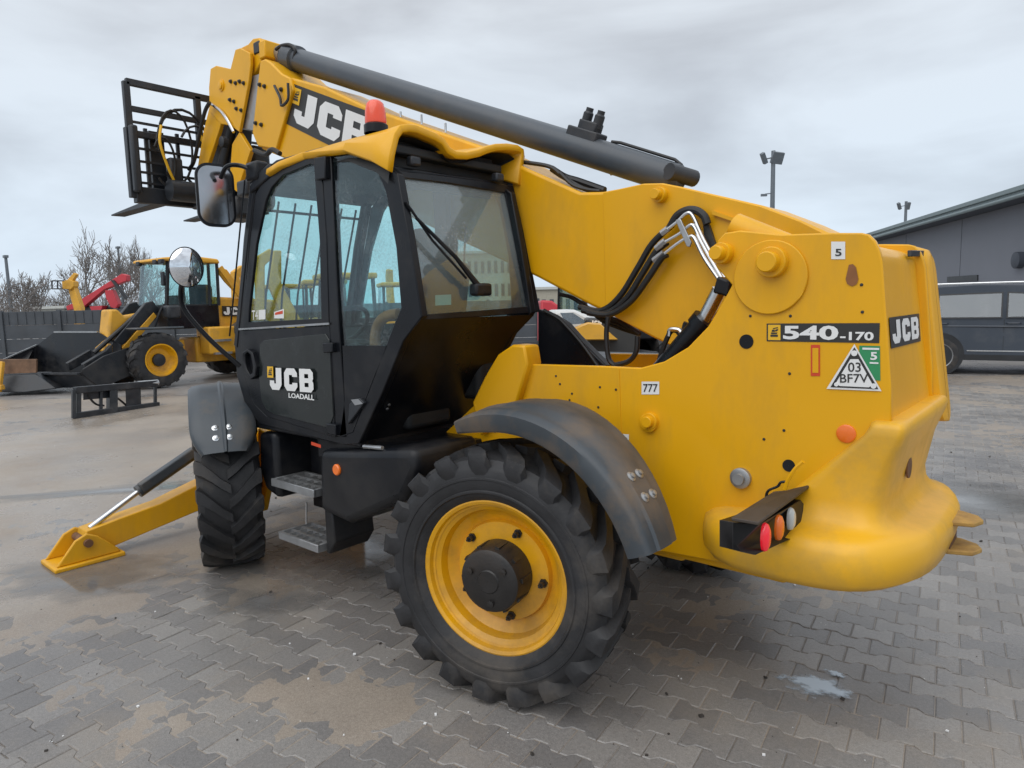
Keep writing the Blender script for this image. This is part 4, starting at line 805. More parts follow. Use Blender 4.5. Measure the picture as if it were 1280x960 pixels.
# pavers: dog-bone concrete blocks in running bond
PA = radians(8); PC, PS = cos(PA), sin(PA); PL, PW, AMP, GAP = .2, .15, .014, .0035
def out(e):   # outline of one block, shrunk by e
    L, H = PL/2-e, PW/2-e
    top = [(-L, H+AMP), (-.060, H+AMP), (-.032, H-AMP), (.032, H-AMP), (.060, H+AMP), (L, H+AMP)]
    return top[::-1]+[(x, -y) for x, y in top]
o1, o2 = out(GAP/2), out(GAP/2+.005)
PV = [(x, y, -.02) for x, y in o1]+[(x, y, -.0035) for x, y in o1]+[(x, y, 0) for x, y in o2]; n = 12
PF = [(i, (i+1) % n, n+(i+1) % n, n+i) for i in range(n)]+[(n+i, n+(i+1) % n, 2*n+(i+1) % n, 2*n+i) for i in range(n)]+[tuple(range(2*n, 3*n))]
pme = bpy.data.meshes.new('paver'); pme.from_pydata(PV, [], PF); pme.materials.append(PAV)
pave = bpy.data.objects.new('pavement', None); COL.objects.link(pave); pave['kind'] = 'structure'
cells = []
FH = Vector((V.x, V.y, 0)).normalized(); SH = Vector((R0.x, R0.y, 0)).normalized(); C2 = Vector((CX.x, CX.y, 0))
for r in range(-130, 131):
    for c in range(-110, 111):
        lx_ = c*PL+(PL/2 if r % 2 else 0); ly_ = r*PW
        x = PC*lx_-PS*ly_; y = PS*lx_+PC*ly_; dd = Vector((x, y, 0))-C2; dp = dd.dot(FH); sd_ = dd.dot(SH)
        if dp < 1.6 or dp > 15.5 or abs(sd_) > dp*.80+.5: continue
        p = Vector((x, y, 0))-CX; z = p.dot(V); X = 640+FPX*p.dot(RT)/z; Yp = 480-FPX*p.dot(UP)/z
        cells.append((z if (-10 < X < 1290 and Yp < 985) else 1000+z, x, y))
cells.sort()
big, rest = cells[:300], cells[300:]
def jit(): return (random.random()-.5)
for k, (z, x, y) in enumerate(big):
    o = bpy.data.objects.new('paver', pme); COL.objects.link(o); o.parent = pave
    o.location = (x, y, jit()*.004); o.rotation_euler = (jit()*.012, jit()*.012, PA+jit()*.01+(pi if k % 2 else 0))
vs = []; fs = []; sh = []
for z, x, y in rest:
    n0 = len(vs); a = PA+jit()*.01; ca, sa = cos(a), sin(a); dz = jit()*.003; tx, ty = jit()*.012, jit()*.012; s_ = random.random()
    for vx, vy, vz in PV: vs.append((x+ca*vx-sa*vy, y+sa*vx+ca*vy, vz+dz+vx*tx+vy*ty)); sh.append(s_)
    fs += [tuple(i+n0 for i in f) for f in PF]
me = bpy.data.meshes.new('paver_field'); me.from_pydata(vs, [], fs); at_ = me.attributes.new('shade', 'FLOAT', 'POINT'); at_.data.foreach_set('value', sh)
me.materials.append(PAV); o = bpy.data.objects.new('paver_field', me); COL.objects.link(o); o.parent = pave; o['kind'] = 'stuff'
# joint sand and drifted mud: a bed that rises over the blocks in patches
patch = [(on(px, py, 2, 0), rx, h_) for px, py, rx, h_ in ((390, 868, .30, 1.0), (440, 880, .22, .9), (360, 850, .18, .6), (430, 790, .16, .5), (450, 905, .12, .6), (500, 895, .12, .5), (80, 870, .25, .5), (200, 900, .25, .6), (420, 925, .1, .5),
         (60, 760, .8, .9), (30, 640, 1.6, 1.), (160, 560, 2.2, 1.), (330, 740, .3, .45), (260, 660, .7, .6), (820, 790, .35, .7), (900, 760, .4, .9), (860, 840, .15, .6), (1000, 740, .3, .55), (1230, 540, 1.5, .4), (700, 900, .12, .3))]
def bed(x, y):
    v = Vector((x, y, 0)); h_ = -.0062+.0035*(noise.fractal(v*1.1, 1., 2., 4)+.15)
    for c, r_, a in patch:
        d2 = ((x-c.x)**2+(y-c.y)**2)/(r_*r_)
        if d2 < 6: h_ += a*.0085*math.exp(-d2)*(1+.9*noise.noise(v*7)+.5*noise.noise(v*19))
    dd = v-C2; far = dd.dot(FH)
    if far > 7: h_ += min(1, (far-7)/7)*.0065
    h_ += .0011*noise.noise(v*31)
    if sd_left(dd): h_ += .002
    return min(h_, .0025+.001*noise.noise(v*23))
def sd_left(dd): return dd.dot(SH) < -1.0 and dd.dot(FH) > 4
vs = []; fs = []; NX, NYY = 240, 200
for j in range(NYY+1):
    dp = 1.4+(15.4-1.4)*(j/NYY)**1.7
    for i in range(NX+1):
        sd_ = (i/NX*2-1)*(dp*.82+.5); p = C2+FH*dp+SH*sd_; edge_ = j == NYY or i in (0, NX)
        vs.append((p.x, p.y, -.0115 if edge_ else bed(p.x, p.y)))
fs = [(j*(NX+1)+i, j*(NX+1)+i+1, (j+1)*(NX+1)+i+1, (j+1)*(NX+1)+i) for j in range(NYY) for i in range(NX)]
sb = pyd('joint_sand', vs, fs, SAND); sb['kind'] = 'structure'
# thin wet films with soft, broken edges; the puddle one is pale blue-grey
def film_mat(name, col, rough, edge, sc):
    m = bpy.data.materials.new(name); m.use_nodes = True; t = m.node_tree; b = t.nodes['Principled BSDF']; l = t.links.new
    b.inputs['Base Color'].default_value = (*col, 1); b.inputs['Roughness'].default_value = rough; b.inputs['Specular IOR Level'].default_value = .8
    tc = N(t, 'ShaderNodeTexCoord'); ln = N(t, 'ShaderNodeVectorMath', operation='LENGTH'); l(tc.outputs['Object'], ln.inputs[0])
    nz = N(t, 'ShaderNodeTexNoise'); nz.inputs['Scale'].default_value = sc; nz.inputs['Detail'].default_value = 7; nz.inputs['Roughness'].default_value = .6; l(tc.outputs['Object'], nz.inputs['Vector'])
    a = N(t, 'ShaderNodeMath', operation='MULTIPLY_ADD'); a.inputs[1].default_value = 2.2; l(nz.outputs[0], a.inputs[0])
    s_ = N(t, 'ShaderNodeMath', operation='SUBTRACT'); s_.inputs[0].default_value = -.35; l(ln.outputs['Value'], s_.inputs[1]); l(s_.outputs[0], a.inputs[2])
    r = N(t, 'ShaderNodeMapRange'); r.inputs[1].default_value = 0; r.inputs[2].default_value = edge; l(a.outputs[0], r.inputs[0])
    l(r.outputs[0], b.inputs['Alpha']); return m
PALE_PUD = film_mat('pale_puddle', (.40, .48, .56), .12, .38, 1.6); FILM = film_mat('wet_film', (.17, .165, .16), .09, .9, 1.3)
def film(cx_, cy_, rx, ry, rz, m, name):
    c = on(cx_, cy_, 2, 0); o = MB().add([(1.6*cos(2*pi*k/40), 1.6*sin(2*pi*k/40), 0) for k in range(40)], [tuple(range(40))]).build(name, m)
    o.location = (c.x, c.y, .0045); o.scale = (rx, ry, 1); o.rotation_euler = (0, 0, rz); o['kind'] = 'structure'
film(1022, 858, .19, .13, PA+.2, PALE_PUD, 'puddle'); film(1045, 843, .06, .04, 0, PALE_PUD, 'puddle')
sa = atan2(SH.y, SH.x)
film(150, 612, 2.2, .30, sa+.25, FILM, 'wet_patch'); film(330, 745, .7, .45, sa, FILM, 'wet_patch'); film(440, 690, .8, .5, 0, FILM, 'wet_patch'); film(1180, 620, 1.6, 1.0, sa, FILM, 'wet_patch'); film(120, 720, 1.0, .6, sa, FILM, 'wet_patch')
BARKY = mat('dark_grit', (.05, .042, .036), .8, var=.4)
# grit and leaves: uncountable specks
gr = MB(); random.seed(5)
for i in range(260):
    dp = 2.2+random.random()**1.4*9; sd_ = (random.random()*2-1)*dp*.75; p = C2+FH*dp+SH*sd_; s_ = .002+random.random()**4*.008
    gr.box((p.x, p.y, s_*.35+.002), (s_*2, s_*1.5, s_), Matrix.Rotation(random.random()*6, 3, 'Z') @ Matrix.Rotation(random.random(), 3, 'X'))
gr_ = gr.build('grit', BARKY); gr_['kind'] = 'stuff'; gr_['label'] = 'scattered dark grit and bits of bark on the paving'; gr_['category'] = 'grit'
gr = MB()
for i in range(160):
    dp = 2.2+random.random()**1.4*8; sd_ = (random.random()*2-1)*dp*.75; p = C2+FH*dp+SH*sd_; s_ = .002+random.random()**4*.006
    gr.box((p.x, p.y, s_*.35+.002), (s_*2, s_*1.5, s_), Matrix.Rotation(random.random()*6, 3, 'Z'))
gr_ = gr.build('gravel_bits', WHT); gr_['kind'] = 'stuff'; gr_['label'] = 'pale gravel specks lying on the paving'; gr_['category'] = 'gravel'
# ================================================================ BACKGROUND
def gpt(px, py): return on(px, py, 2, 0)
def prism_at(name, pts, depth, th, m, parent, **k):
    "outline at a known distance, with real thickness going away from the viewer"
    d = Vector((V.x, V.y, 0)).normalized()*th
    org = parent.matrix_world_loc if hasattr(parent, 'matrix_world_loc') else None
    return MB().prism([loc(at(x, y, depth), parent) for x, y in pts], loc(d, parent, True)).build(name, m, parent, **k)
def loc(p, parent, vec=False):
    if parent is None: return p
    M = Matrix.Translation(parent.location) @ parent.rotation_euler.to_matrix().to_4x4()
    return (M.to_3x3().inverted() @ p) if vec else (M.inverted() @ p)
CONC = mat('concrete_panel', (.075, .083, .094), .85, var=.2, scale=1.5, dirt=(.11, .11, .11), dirt_amt=.5, bump=.1)
# ---- concrete fence on the left
fA, fB = gpt(0, 459), gpt(170, 453.5); fd = (fB-fA); fd.z = 0; fd.normalize(); fn = Vector((-fd.y, fd.x, 0))
fo = fA-fd*8; fo.z = 0
fence = thing('concrete_fence', 'dark grey precast concrete fence of stacked panels running behind the wheel loader', 'fence', fo, atan2(fd.y, fd.x))
FH_ = 2.13
for i in range(15):
    p_ = MB().box((i*2.06, 0, FH_/2), (.13, .16, FH_)).build('fence_post', CONC, fence, bevel=.01)
    if i == 14: break
    for k in range(4):
        pn = MB().box((i*2.06+1.03, .02, .27+k*.52), (1.92, .06, .505)).build('fence_panel', CONC, fence, bevel=.008)
    for r_ in range(6): MB().box((i*2.06+.25+r_*.31, -.025, 1.83), (.03, .03, .46)).build('fence_rib', CONC, pn)

# ---- bare trees
BARK = mat('bare_bark', (.19, .172, .16), .9, var=.2, scale=3)
def tree(name, base, H, spread, label, seed, group=None, dens=1., trunk_h=.31):
    rnd = random.Random(seed); root = thing(name, label, 'tree', base, rnd.random()*6, group); tw = MB(); tk = MB()
    def grow(p, d, L, r, lev):
        n_ = 3; pts = [p]; q = p.copy(); dd = d.copy()
        for i in range(n_):
            dd = (dd+Vector((rnd.gauss(0, .10), rnd.gauss(0, .10), rnd.gauss(.05, .05)))).normalized(); q = q+dd*L/n_; pts.append(q.copy())
        (tk if lev == 0 else tw).tube(pts, [r*(1-.4*i/n_) for i in range(n_+1)], 6 if lev == 0 else 3, cap=False)
        if lev >= 5: return
        k = int((3 if lev < 4 else 4)*dens+rnd.random())
        for j in range(k):
            t = 1 if j == 0 else rnd.uniform(.35, .95); i = min(n_-1, int(t*n_)); s_ = pts[i].lerp(pts[i+1], t*n_-i) if t < 1 else pts[-1]
            a = rnd.uniform(0, 6.28); tilt = rnd.uniform(.1, .3) if j == 0 else rnd.uniform(.45, .95)*spread
            u = dd.orthogonal().normalized(); w = dd.cross(u); nd = (dd*cos(tilt)+(u*cos(a)+w*sin(a))*sin(tilt)); nd.z += .12; nd.normalize()
            grow(s_, nd, L*rnd.uniform(.66, .84), max(.022, r*.6), lev+1)
    grow(Vector((0, 0, -.1)), Vector((0, 0, 1)), H*trunk_h, H*.02, 0)
    tk.build('trunk', BARK, root); tw.build('crown', BARK, root)
    return root
def far(px, depth):
    p = at(px, 395, depth); return Vector((p.x, p.y, 0))
def treepx(px, top, depth, spread, label, seed, **k):
    b_ = far(px, depth); hy = 399-px*.025; H = 1.83+(hy-top)/FPX*depth
    return tree('bare_tree', b_, H*1.18, spread, label, seed, 'bare winter trees behind the fence', **k)
for a in ((117, 312, 55, 1., 'tall round-crowned bare tree standing left of the loader cab', 3), (156, 314, 60, .8, 'slim bare tree right behind the red boom tip', 9), (205, 308, 70, .6, 'narrow bare tree whose tip shows above the loader cab roof', 5),
          (48, 345, 50, .9, 'bare tree between the fence and the yellow basket boom', 11), (24, 352, 48, 1., 'low bare tree right of the tall thin mast', 13), (4, 350, 52, 1., 'bare tree at the left edge of the yard beyond the fence', 17),
          (72, 358, 62, 1.1, 'low spreading bare tree behind the yellow basket boom', 19), (140, 335, 66, 1., 'bare tree half hidden behind the red boom', 23), (36, 360, 60, 1.1, 'small bare tree seen behind the fence, two trees in from the left', 31),
          (96, 345, 70, 1., 'far bare tree just left of the round-crowned one', 37), (-25, 340, 55, 1., 'bare tree beyond the left picture edge', 41), (178, 330, 64, .9, 'bare tree behind the loader windscreen', 43)):
    treepx(*a[:4], a[4], a[5])
# thicket
tk = MB(); rnd = random.Random(2)
for i in range(1500):
    px = rnd.uniform(-60, 260); dpt = rnd.uniform(75, 110); b_ = far(px, dpt); H = rnd.uniform(2., 5.5)
    p = Vector(b_); d = Vector((rnd.gauss(0, .18), rnd.gauss(0, .18), 1)).normalized(); tk.tube([p, p+d*H*.6, p+d*H+Vector((rnd.gauss(0, .4), rnd.gauss(0, .4), 0))], [.05, .035, .01], 3, cap=False)
o = tk.build('thicket', BARK); o['kind'] = 'stuff'; o['label'] = 'brown bare thicket along the horizon behind the fence'; o['category'] = 'thicket'
# ---- masts and lamp posts
POLE = mat('galvanised_post', (.16, .18, .20), .5, .3, var=.1)
def mast(px, top, depth, label, name='mast', r=.09):
    b_ = far(px, depth); H = 1.83+((399-px*.025)-top)/FPX*depth; t = thing(name, label, 'mast', b_)
    MB().tube([(0, 0, 0), (0, 0, H)], [r, r*.7], 8).build('pole', POLE, t); MB().box((0, 0, H), (.5, .25, .18)).build('mast_head', POLE, t); return t
mast(15, 322, 50, 'tall thin mast with a small head among the trees at the far left', r=.14); mast(155, 311, 60, 'thin dark mast beside the tip of the red boom', r=.12)
def lamp_post(px, top, depth, label, arms):
    b_ = far(px, depth); hy = 383-(px-640)*.025; H = 1.83+(hy-top)/FPX*depth; yw = atan2(SH.y, SH.x)
    t = thing('lamp_post', label, 'lamp post', b_, yw, 'floodlight posts behind the machine')
    MB().tube([(0, 0, 0), (0, 0, H)], [.16, .11], 12).build('pole', POLE, t)
    for k, (x, w, tl) in enumerate(arms):
        MB().bar((0, 0, H-.35), (x, 0, H-.45), .06, .06).build('bracket', POLE, t)
        f_ = MB().box((0, 0, 0), (w, .25, .62)).build('floodlight', POLE, t, bevel=.03); f_.location = (x, -.1, H-.4); f_.rotation_euler = (.35, tl, 0)
    return t, H
t_, H_ = lamp_post(963, 195, 38, 'tall grey post with twin floodlights and a small camera rising behind the boom', ((-.55, .22, -.5), (.18, .62, .15)))
MB().bar((0, 0, H_-2.25), (-.45, -.1, H_-2.3), .05, .05).box((-.52, -.12, H_-2.36), (.32, .12, .12)).build('camera', POLE, t_)
t_, H_ = lamp_post(1127, 255, 60, 'small distant floodlight post peeping over the grey building roof', ((-.65, .22, -.5), (.12, .3, 0)))

# ---- grey building on the right
BW_ = mat('building_cladding', (.19, .20, .23), .65, var=.05, scale=1)
ROOFM = mat('roof_trim', (.20, .25, .26), .55, var=.08)
SOF = mat('roof_soffit', (.07, .08, .10), .7, var=.1)
ba = radians(-60.5); bd = Vector((cos(ba), sin(ba), 0)); dep = 22
p = at(1280, 300, 22.5); b0 = Vector((p.x, p.y, 0)); 
bl_ = thing('workshop_building', 'long dark grey clad workshop building with a low overhanging roof behind the parked car', 'building', b0, ba)
# local x runs away along the wall, local -y is away from us on the right
HB = 4.85
nrm_side = 1
wall = MB().box((8, -5.0, HB/2), (44, 9.7, HB)).build('wall', BW_, bl_)
for i in range(7): MB().box((-13+i*6.0, -.146, HB/2), (.012, .012, HB-.05)).build('cladding_seam', SOF, wall)
WINB = mat('dark_opening', (.02, .022, .026), .4)
rf = MB().box((8, -4.9, HB+.30), (45, 11.2, .16)).build('roof', ROOFM, bl_, bevel=.02)
MB().box((8, .58, HB+.16), (45, .08, .24)).build('fascia', ROOFM, rf, bevel=.01)
MB().box((8, .1, HB+.03), (44.8, .96, .04)).build('soffit', SOF, rf)
MB().tube([(-13, .66, HB+.06), (30, .66, HB+.06)], .07, 8).build('gutter', ROOFM, rf)

wn = Vector((-sin(ba), cos(ba), 0)); wo2 = b0-wn*.15
def onwall(x, y):
    r_ = ray(x, y); return CX+r_*((wo2-CX).dot(wn)/r_.dot(wn))
vq = [loc(onwall(x, y), bl_) for x, y in ((1185, 346), (1223, 343.5), (1223, 351), (1185, 352.5))]
MB().prism(vq, (0, .04, 0)).build('vent_window', WINB, bl_)
lw_ = loc(onwall(1277, 325), bl_); MB().lathe([(0, .28), (.2, .28), (.24, .18), (.24, .001)], lw_, (0, 1, 0), 16).build('wall_lamp', SOF, bl_)
# ---- parked estate car
CARP = mat('car_paint', (.035, .045, .062), .32, .2, var=.04, scale=2, coat=.25, dirt=(.12, .12, .12), dirt_amt=.3)
TRIM = mat('car_trim', (.02, .022, .025), .45, var=.2)
def make_car(p, rz, label, paint):
    t = thing('parked_car', label, 'car', p, rz)
    hw = .94
    # body profile (x forward, z up); rear at x=-1
    prof = [(-1.0, .42), (-1.03, .75), (-1.0, 1.1), (-.92, 1.16), (-.72, 1.72), (-.55, 1.83), (.6, 1.87), (1.9, 1.82), (2.3, 1.7), (2.85, 1.22), (3.75, 1.1), (3.95, .9), (3.98, .45), (3.6, .36), (-.6, .36)]
    def inset(z): return 0 if z < 1.16 else (z-1.16)*.26
    b = MB(); rings = []
    for s in (1, .985, -.985, -1):
        rings.append([Vector((x, s*(hw-inset(z))-(0), z)) for x, z in prof])
    b.loft(rings); body = b.build('body', paint, t, bevel=.07, seg=4, ang=50)
    for s in (1, -1): MB().tube([(-.95, s*(hw-.006), 1.02), (1.5, s*(hw+.004), 1.0), (3.7, s*(hw-.006), .95)], .018, 6).build('shoulder_crease', paint, t)
    for wx in (-.05, 2.9):
        for s in (1, -1):
            MB().lathe([(0, .46), (.012, .46), (.012, .40), (.012, .001)], (wx, s*(hw-.004), .42), (0, s, 0), 30).build('wheel_arch', TRIM, t)
            w = MB().lathe([(-.2, .30), (-.2, .36), (-.05, .385), (.02, .375), (.03, .34), (.03, .27)], (wx, s*(hw-.01), .385), (0, s, 0), 32).build('tyre', RUB, t)
            w = MB().lathe([(.03, .27), (.02, .25), (-.03, .22), (-.03, .08), (.0, .05), (.0, .001)], (wx, s*(hw-.01), .385), (0, s, 0), 32).build('wheel_rim', ZINC, t)
    for s in (1, -1):
        def sp(x, z, d=.006): return Vector((x, s*(hw-inset(z)+d), z))
        for pts in ([(-.60, 1.20), (-.46, 1.62), (-.30, 1.66), (-.12, 1.66), (-.12, 1.20)], [(-.08, 1.20), (-.08, 1.66), (1.0, 1.68), (1.0, 1.20)], [(1.12, 1.20), (1.12, 1.68), (1.95, 1.62), (2.45, 1.22)]):
            MB().prism([sp(x, z) for x, z in pts], (0, -s*.004, 0)).build('side_window', GLD, t)
            c_ = Vector((sum(x for x, z in pts)/len(pts), 0, sum(z for x, z in pts)/len(pts)))
            MB().ring([sp(c_.x+(x-c_.x)*1.05+.0, c_.z+(z-c_.z)*1.12, .009) for x, z in pts], [sp(x, z, .009) for x, z in pts], (0, -s*.01, 0)).build('window_trim', TRIM, t)
        for x0, x1, z in ((-.14, .1, 1.07), (1.10, 1.34, 1.07)): MB().tube([sp(x0, z, .0), sp(x0+.02, z, .03), sp(x1-.02, z, .03), sp(x1, z, 0)], .012, 6).build('door_handle', paint, t)
        for x in (-.35, 1.06, 2.2): MB().prism([sp(x, .48, .002), sp(x+.008, .48, .002), sp(x+.008, 1.16, .002), sp(x, 1.16, .002)], (0, -s*.004, 0)).build('door_gap', TRIM, t)
        MB().bar(sp(.45, .50, .006), sp(2.4, .50, .006), .01, .025).build('sill_strip', STL, t)
        MB().box((1.2, s*(hw-.03), .36), (2.4, .06, .12)).build('sill', TRIM, t)
        MB().tube(smooth_path([(-.5, s*.70, 1.84), (-.4, s*.70, 1.90), (1.9, s*.70, 1.89), (2.0, s*.70, 1.81)]), .018, 6).build('roof_rail', STL, t)
        MB().box((-.98, s*.78, 1.0), (.06, .2, .32)).build('tail_lamp', RDL, t, bevel=.02)
    return t
cp = gpt(1170, 466)
# rear wheel centre at local x=-.05; forward runs along -X of the yard
make_car(Vector((cp.x, cp.y-.9, 0)), radians(180+6), 'dark blue-grey estate car with roof rails parked side-on beside the grey building', CARP).scale = (1.1, 1.1, 1.10)

# ---- wheel loader
def add_text_block(b): pass
LP = gpt(199, 484); LR = gpt(292, 471)
hd_ = atan2((LP-LR).y, (LP-LR).x)
TF = thing('wheel_loader', 'yellow wheel loader with black cab and lowered bucket in front of the fence', 'loader', (LP.x, LP.y, 0), 0)
fdir = at(100, 452, 18.6)-at(199, 452, 18.9); fh = atan2(fdir.y, fdir.x)       # front frame heading (image left)
rh = fh+radians(30)                                                            # rear frame turned towards us
class Fr:
    "a local frame: x forward, y to its left, z up"
    def __init__(s, o, a): s.o = Vector(o); s.a = a; s.M = Matrix.Rotation(a, 3, 'Z')
    def __call__(s, x, y, z): return s.M @ Vector((x, y, z))+s.o
def fbox(F, c, d, name, m, parent, bevel=.0, **k): return MB().box(F(*c), d, F.M).build(name, m, parent, bevel=bevel, **k)
def fprism(F, pts, y, th, name, m, parent, **k): return MB().prism([F(x, y, z) for x, z in pts], F.M @ Vector((0, -th, 0))).build(name, m, parent, **k)
def simple_wheel(F, c, R, w, parent, s=1, nl=16):
    root = bpy.data.objects.new('wheel', None); COL.objects.link(root); root.location = F(*c); root.rotation_euler = (0, 0, F.a); root.parent = parent; h = w/2
    b = MB().lathe([(-h*.9, R*.56), (-h, R*.72), (-h*.9, R*.93), (-h*.4, R*.965), (h*.4, R*.965), (h*.9, R*.93), (h, R*.72), (h*.92, R*.56)], (0, 0, 0), (0, 1, 0), 40)
    for q in (1, -1):
        for k in range(nl):
            a = 2*pi*(k+(.5 if q < 0 else 0))/nl; rg = []
            for yy, da, r_ in ((.0, 0, 1), (.5, .12, 1), (.95, .2, .975), (1.0, .21, .9)):
                rg.append([Vector(((r_*R-dz)*cos(a+da+e_), q*h*yy, (r_*R-dz)*sin(a+da+e_))) for dz, e_ in ((.06, -.10), (0, -.075), (0, .075), (.06, .10))])
            b.loft(rg)
    b.build('tyre', RUB, root)
    MB().lathe([(h*s*.92, R*.58), (h*s*.98, R*.59), (h*s*.98, R*.55), (h*s*.6, R*.50), (h*s*.35, R*.42), (h*s*.3, R*.2), (h*s*.1, .02)], (0, 0, 0), (0, 1, 0), 32).build('rim', YRIM, root)
    MB().lathe([(h*s*.2, R*.24), (h*s*.55, R*.22), (h*s*.6, R*.12), (h*s*.6, .001)], (0, 0, 0), (0, 1, 0), 20).build('hub', BLKD, root)
    return root
class G_:   # empties at LP: children coordinates are relative to the thing
    pass
zero = Vector((0, 0, 0))
# front frame: outer wheel face faces the viewer; F axis y points to the frame's left = towards us or away
toward = 1
F1 = Fr((0, 0, 0), fh+radians(45))
WR = .70
simple_wheel(F1, (0, 0-.0*toward, WR), WR, .52, TF, toward); simple_wheel(F1, (0, -2.0*toward, WR), WR, .52, TF, -toward)
fbox(F1, (-.1, -1.0*toward, .85), (1.9, .9, .6), 'front_frame', YFAR, TF, .04)
# front linkage: yellow arms and tilt ram rising to the bucket
for yy in (-.55, -1.45):
    fprism(F1, [(-.45, 1.95), (-.30, 2.2), (-.1, 2.15), (.35, 1.65), (.95, 1.0), (1.5, .7), (1.45, .5), (.8, .8), (.2, 1.45)], yy*toward, .14*toward, 'lift_arm', BLKD, TF, bevel=.02)
    fprism(F1, [(-.28, 1.9), (.22, 1.40), (.82, .78), (.8, .66), (.15, 1.25), (-.35, 1.8)], (yy+.02)*toward, .10*toward, 'arm_edge', YFAR, TF, bevel=.01)
fprism(F1, [(.95, .95), (.45, 1.0), (.05, 1.45), (-.2, 1.8), (-.15, 1.9), (.35, 1.82), (.5, 2.0), (.68, 2.0), (.72, 1.75), (.80, 1.3)], -.75*toward, .55*toward, 'arm_casting', YFAR, TF, bevel=.05)
MB().tube([F1(.0, -.62*toward, 1.95), F1(1.2, -.62*toward, .95)], .055, 10).build('hose_bundle', HOSE, TF)
fbox(F1, (-.05, -.05*toward, 1.5), (1.2, .6, .06), 'front_mudguard', GRY, TF, .03)
# rear frame and cab
art = F1(-1.45, -1.0*toward, 0); F2 = Fr(art, F1.a)
ty2 = toward
fbox(F2, (-1.2, 0, .85), (2.6, .9, .7), 'rear_frame', YFAR, TF, .05)
simple_wheel(F2, (-1.6, .95*ty2, WR), WR, .52, TF, ty2); simple_wheel(F2, (-1.6, -.95*ty2, WR), WR, .52, TF, -ty2)
fbox(F2, (-.45, .72*ty2, 1.1), (.9, .5, .75), 'side_tank', YFAR, TF, .05); fbox(F2, (-.35, 1.0*ty2, .75), (.5, .12, .06), 'cab_step', ZINC, TF); fbox(F2, (-.35, 1.0*ty2, 1.1), (.5, .12, .06), 'cab_step', ZINC, TF)
fprism(F2, [(-2.6, .8), (-2.6, 2.05), (-2.4, 2.2), (-.5, 2.3), (-.5, 1.4), (-.5, .9)], .62*ty2, 1.24*ty2, 'engine_cover', YFAR, TF, bevel=.08, seg=3)
fprism(F2, [(-1.95, 1.2), (-1.95, 1.5), (-1.7, 1.6), (-1.0, 1.6), (-.75, 1.45), (-.75, 1.25), (-1.0, 1.4), (-1.7, 1.4)], 1.2*ty2, .5*ty2, 'rear_mudguard', GRY, TF, bevel=.03)
# cab
c0, c1_, cw_ = -.5, .85, .72
F3 = Fr(F2(.42, 0, 0), F2.a)
fprism(F2, [(c0, 1.45), (c0, 2.1), (c1_+.1, 2.1), (c1_+.1, 1.45)], cw_*ty2, 2*cw_*ty2, 'cab_base', BLK, TF, bevel=.04)
for x, y in ((c0, cw_), (c0, -cw_), (c1_, cw_), (c1_, -cw_), (-.25, cw_), (-.25, -cw_)):
    MB().bar(F2(x+(.1 if x > 0 else 0), y*ty2, 2.05), F2(x-.05, y*.93*ty2, 3.22), .07, .07).build('cab_pillar', BLK, TF)
fprism(F2, [(c1_+.16, 2.1), (c1_+.02, 3.2), (c1_+.01, 3.2), (c1_+.15, 2.1)], cw_*.93*ty2, 2*cw_*.93*ty2, 'windscreen', GLS, TF)
for y_ in (cw_*.97, -cw_*.97): fprism(F2, [(c0+.04, 2.1), (c0+.04, 3.2), (c1_-.06, 3.2), (c1_+.06, 2.1)], y_*ty2, .01, 'side_window', GLS, TF)
fprism(F2, [(c0, 2.1), (c0, 3.2), (c0-.01, 3.2), (c0-.01, 2.1)], cw_*.93*ty2, 2*cw_*.93*ty2, 'rear_window', GLS, TF)
fprism(F2, [(c0-.1, 3.2), (c0-.05, 3.32), (.2, 3.38), (c1_+.15, 3.30), (c1_+.2, 3.22)], (cw_+.06)*ty2, 2*(cw_+.06)*ty2, 'cab_roof', YFAR, TF, bevel=.04)
fbox(F2, (-.4, 0, 2.2), (.5, .5, .9), 'cab_seat', SEAT, TF, .1); fbox(F2, (.35, 0, 2.2), (.2, .5, .3), 'console', INT, TF, .05)
for y_ in (.45, -.45, .75): fbox(F2, (c1_+.16, y_*ty2, 3.2), (.1, .18, .12), 'work_lamp', BLKD, TF, .02)
fbox(F2, (c1_+.25, .95*ty2, 2.75), (.06, .18, .36), 'mirror', BLK, TF, .03); fbox(F2, (c1_+.1, .95*ty2, 1.9), (.35, .35, .35), 'head_lamp', BLKD, TF, .06)
MB().tube(smooth_path([F2(c1_+.5, .8*ty2, 1.5), F2(c1_+.35, .85*ty2, 1.9), F2(c1_+.2, .8*ty2, 2.1)]), .03, 8).build('hand_rail', BLK, TF)
MB().bar(F3(-1.02, .75*ty2, 3.1), F3(-1.75, .7*ty2, 2.1), .05, .14).build('rear_stay', YFAR, TF)
fprism(F3, [(-1.0, 3.1), (-1.25, 3.05), (-1.9, 2.2), (-1.75, 2.15), (-1.2, 2.7), (-1.05, 2.9)], .7*ty2, .12*ty2, 'rear_shroud', YFAR, TF, bevel=.02)
q_ = [F2(x, .66*ty2, z) for x, z in ((-.62, 2.04), (-1.35, 2.02), (-1.35, 1.74), (-.62, 1.76))]
quad_on('hood_decal', q_, DKP, TF); q_ = [p+F2.M @ Vector((0, .01*ty2, 0)) for p in q_]; jcb_on(sub(q_, .05, .12, .95, .88), WHT, TF)
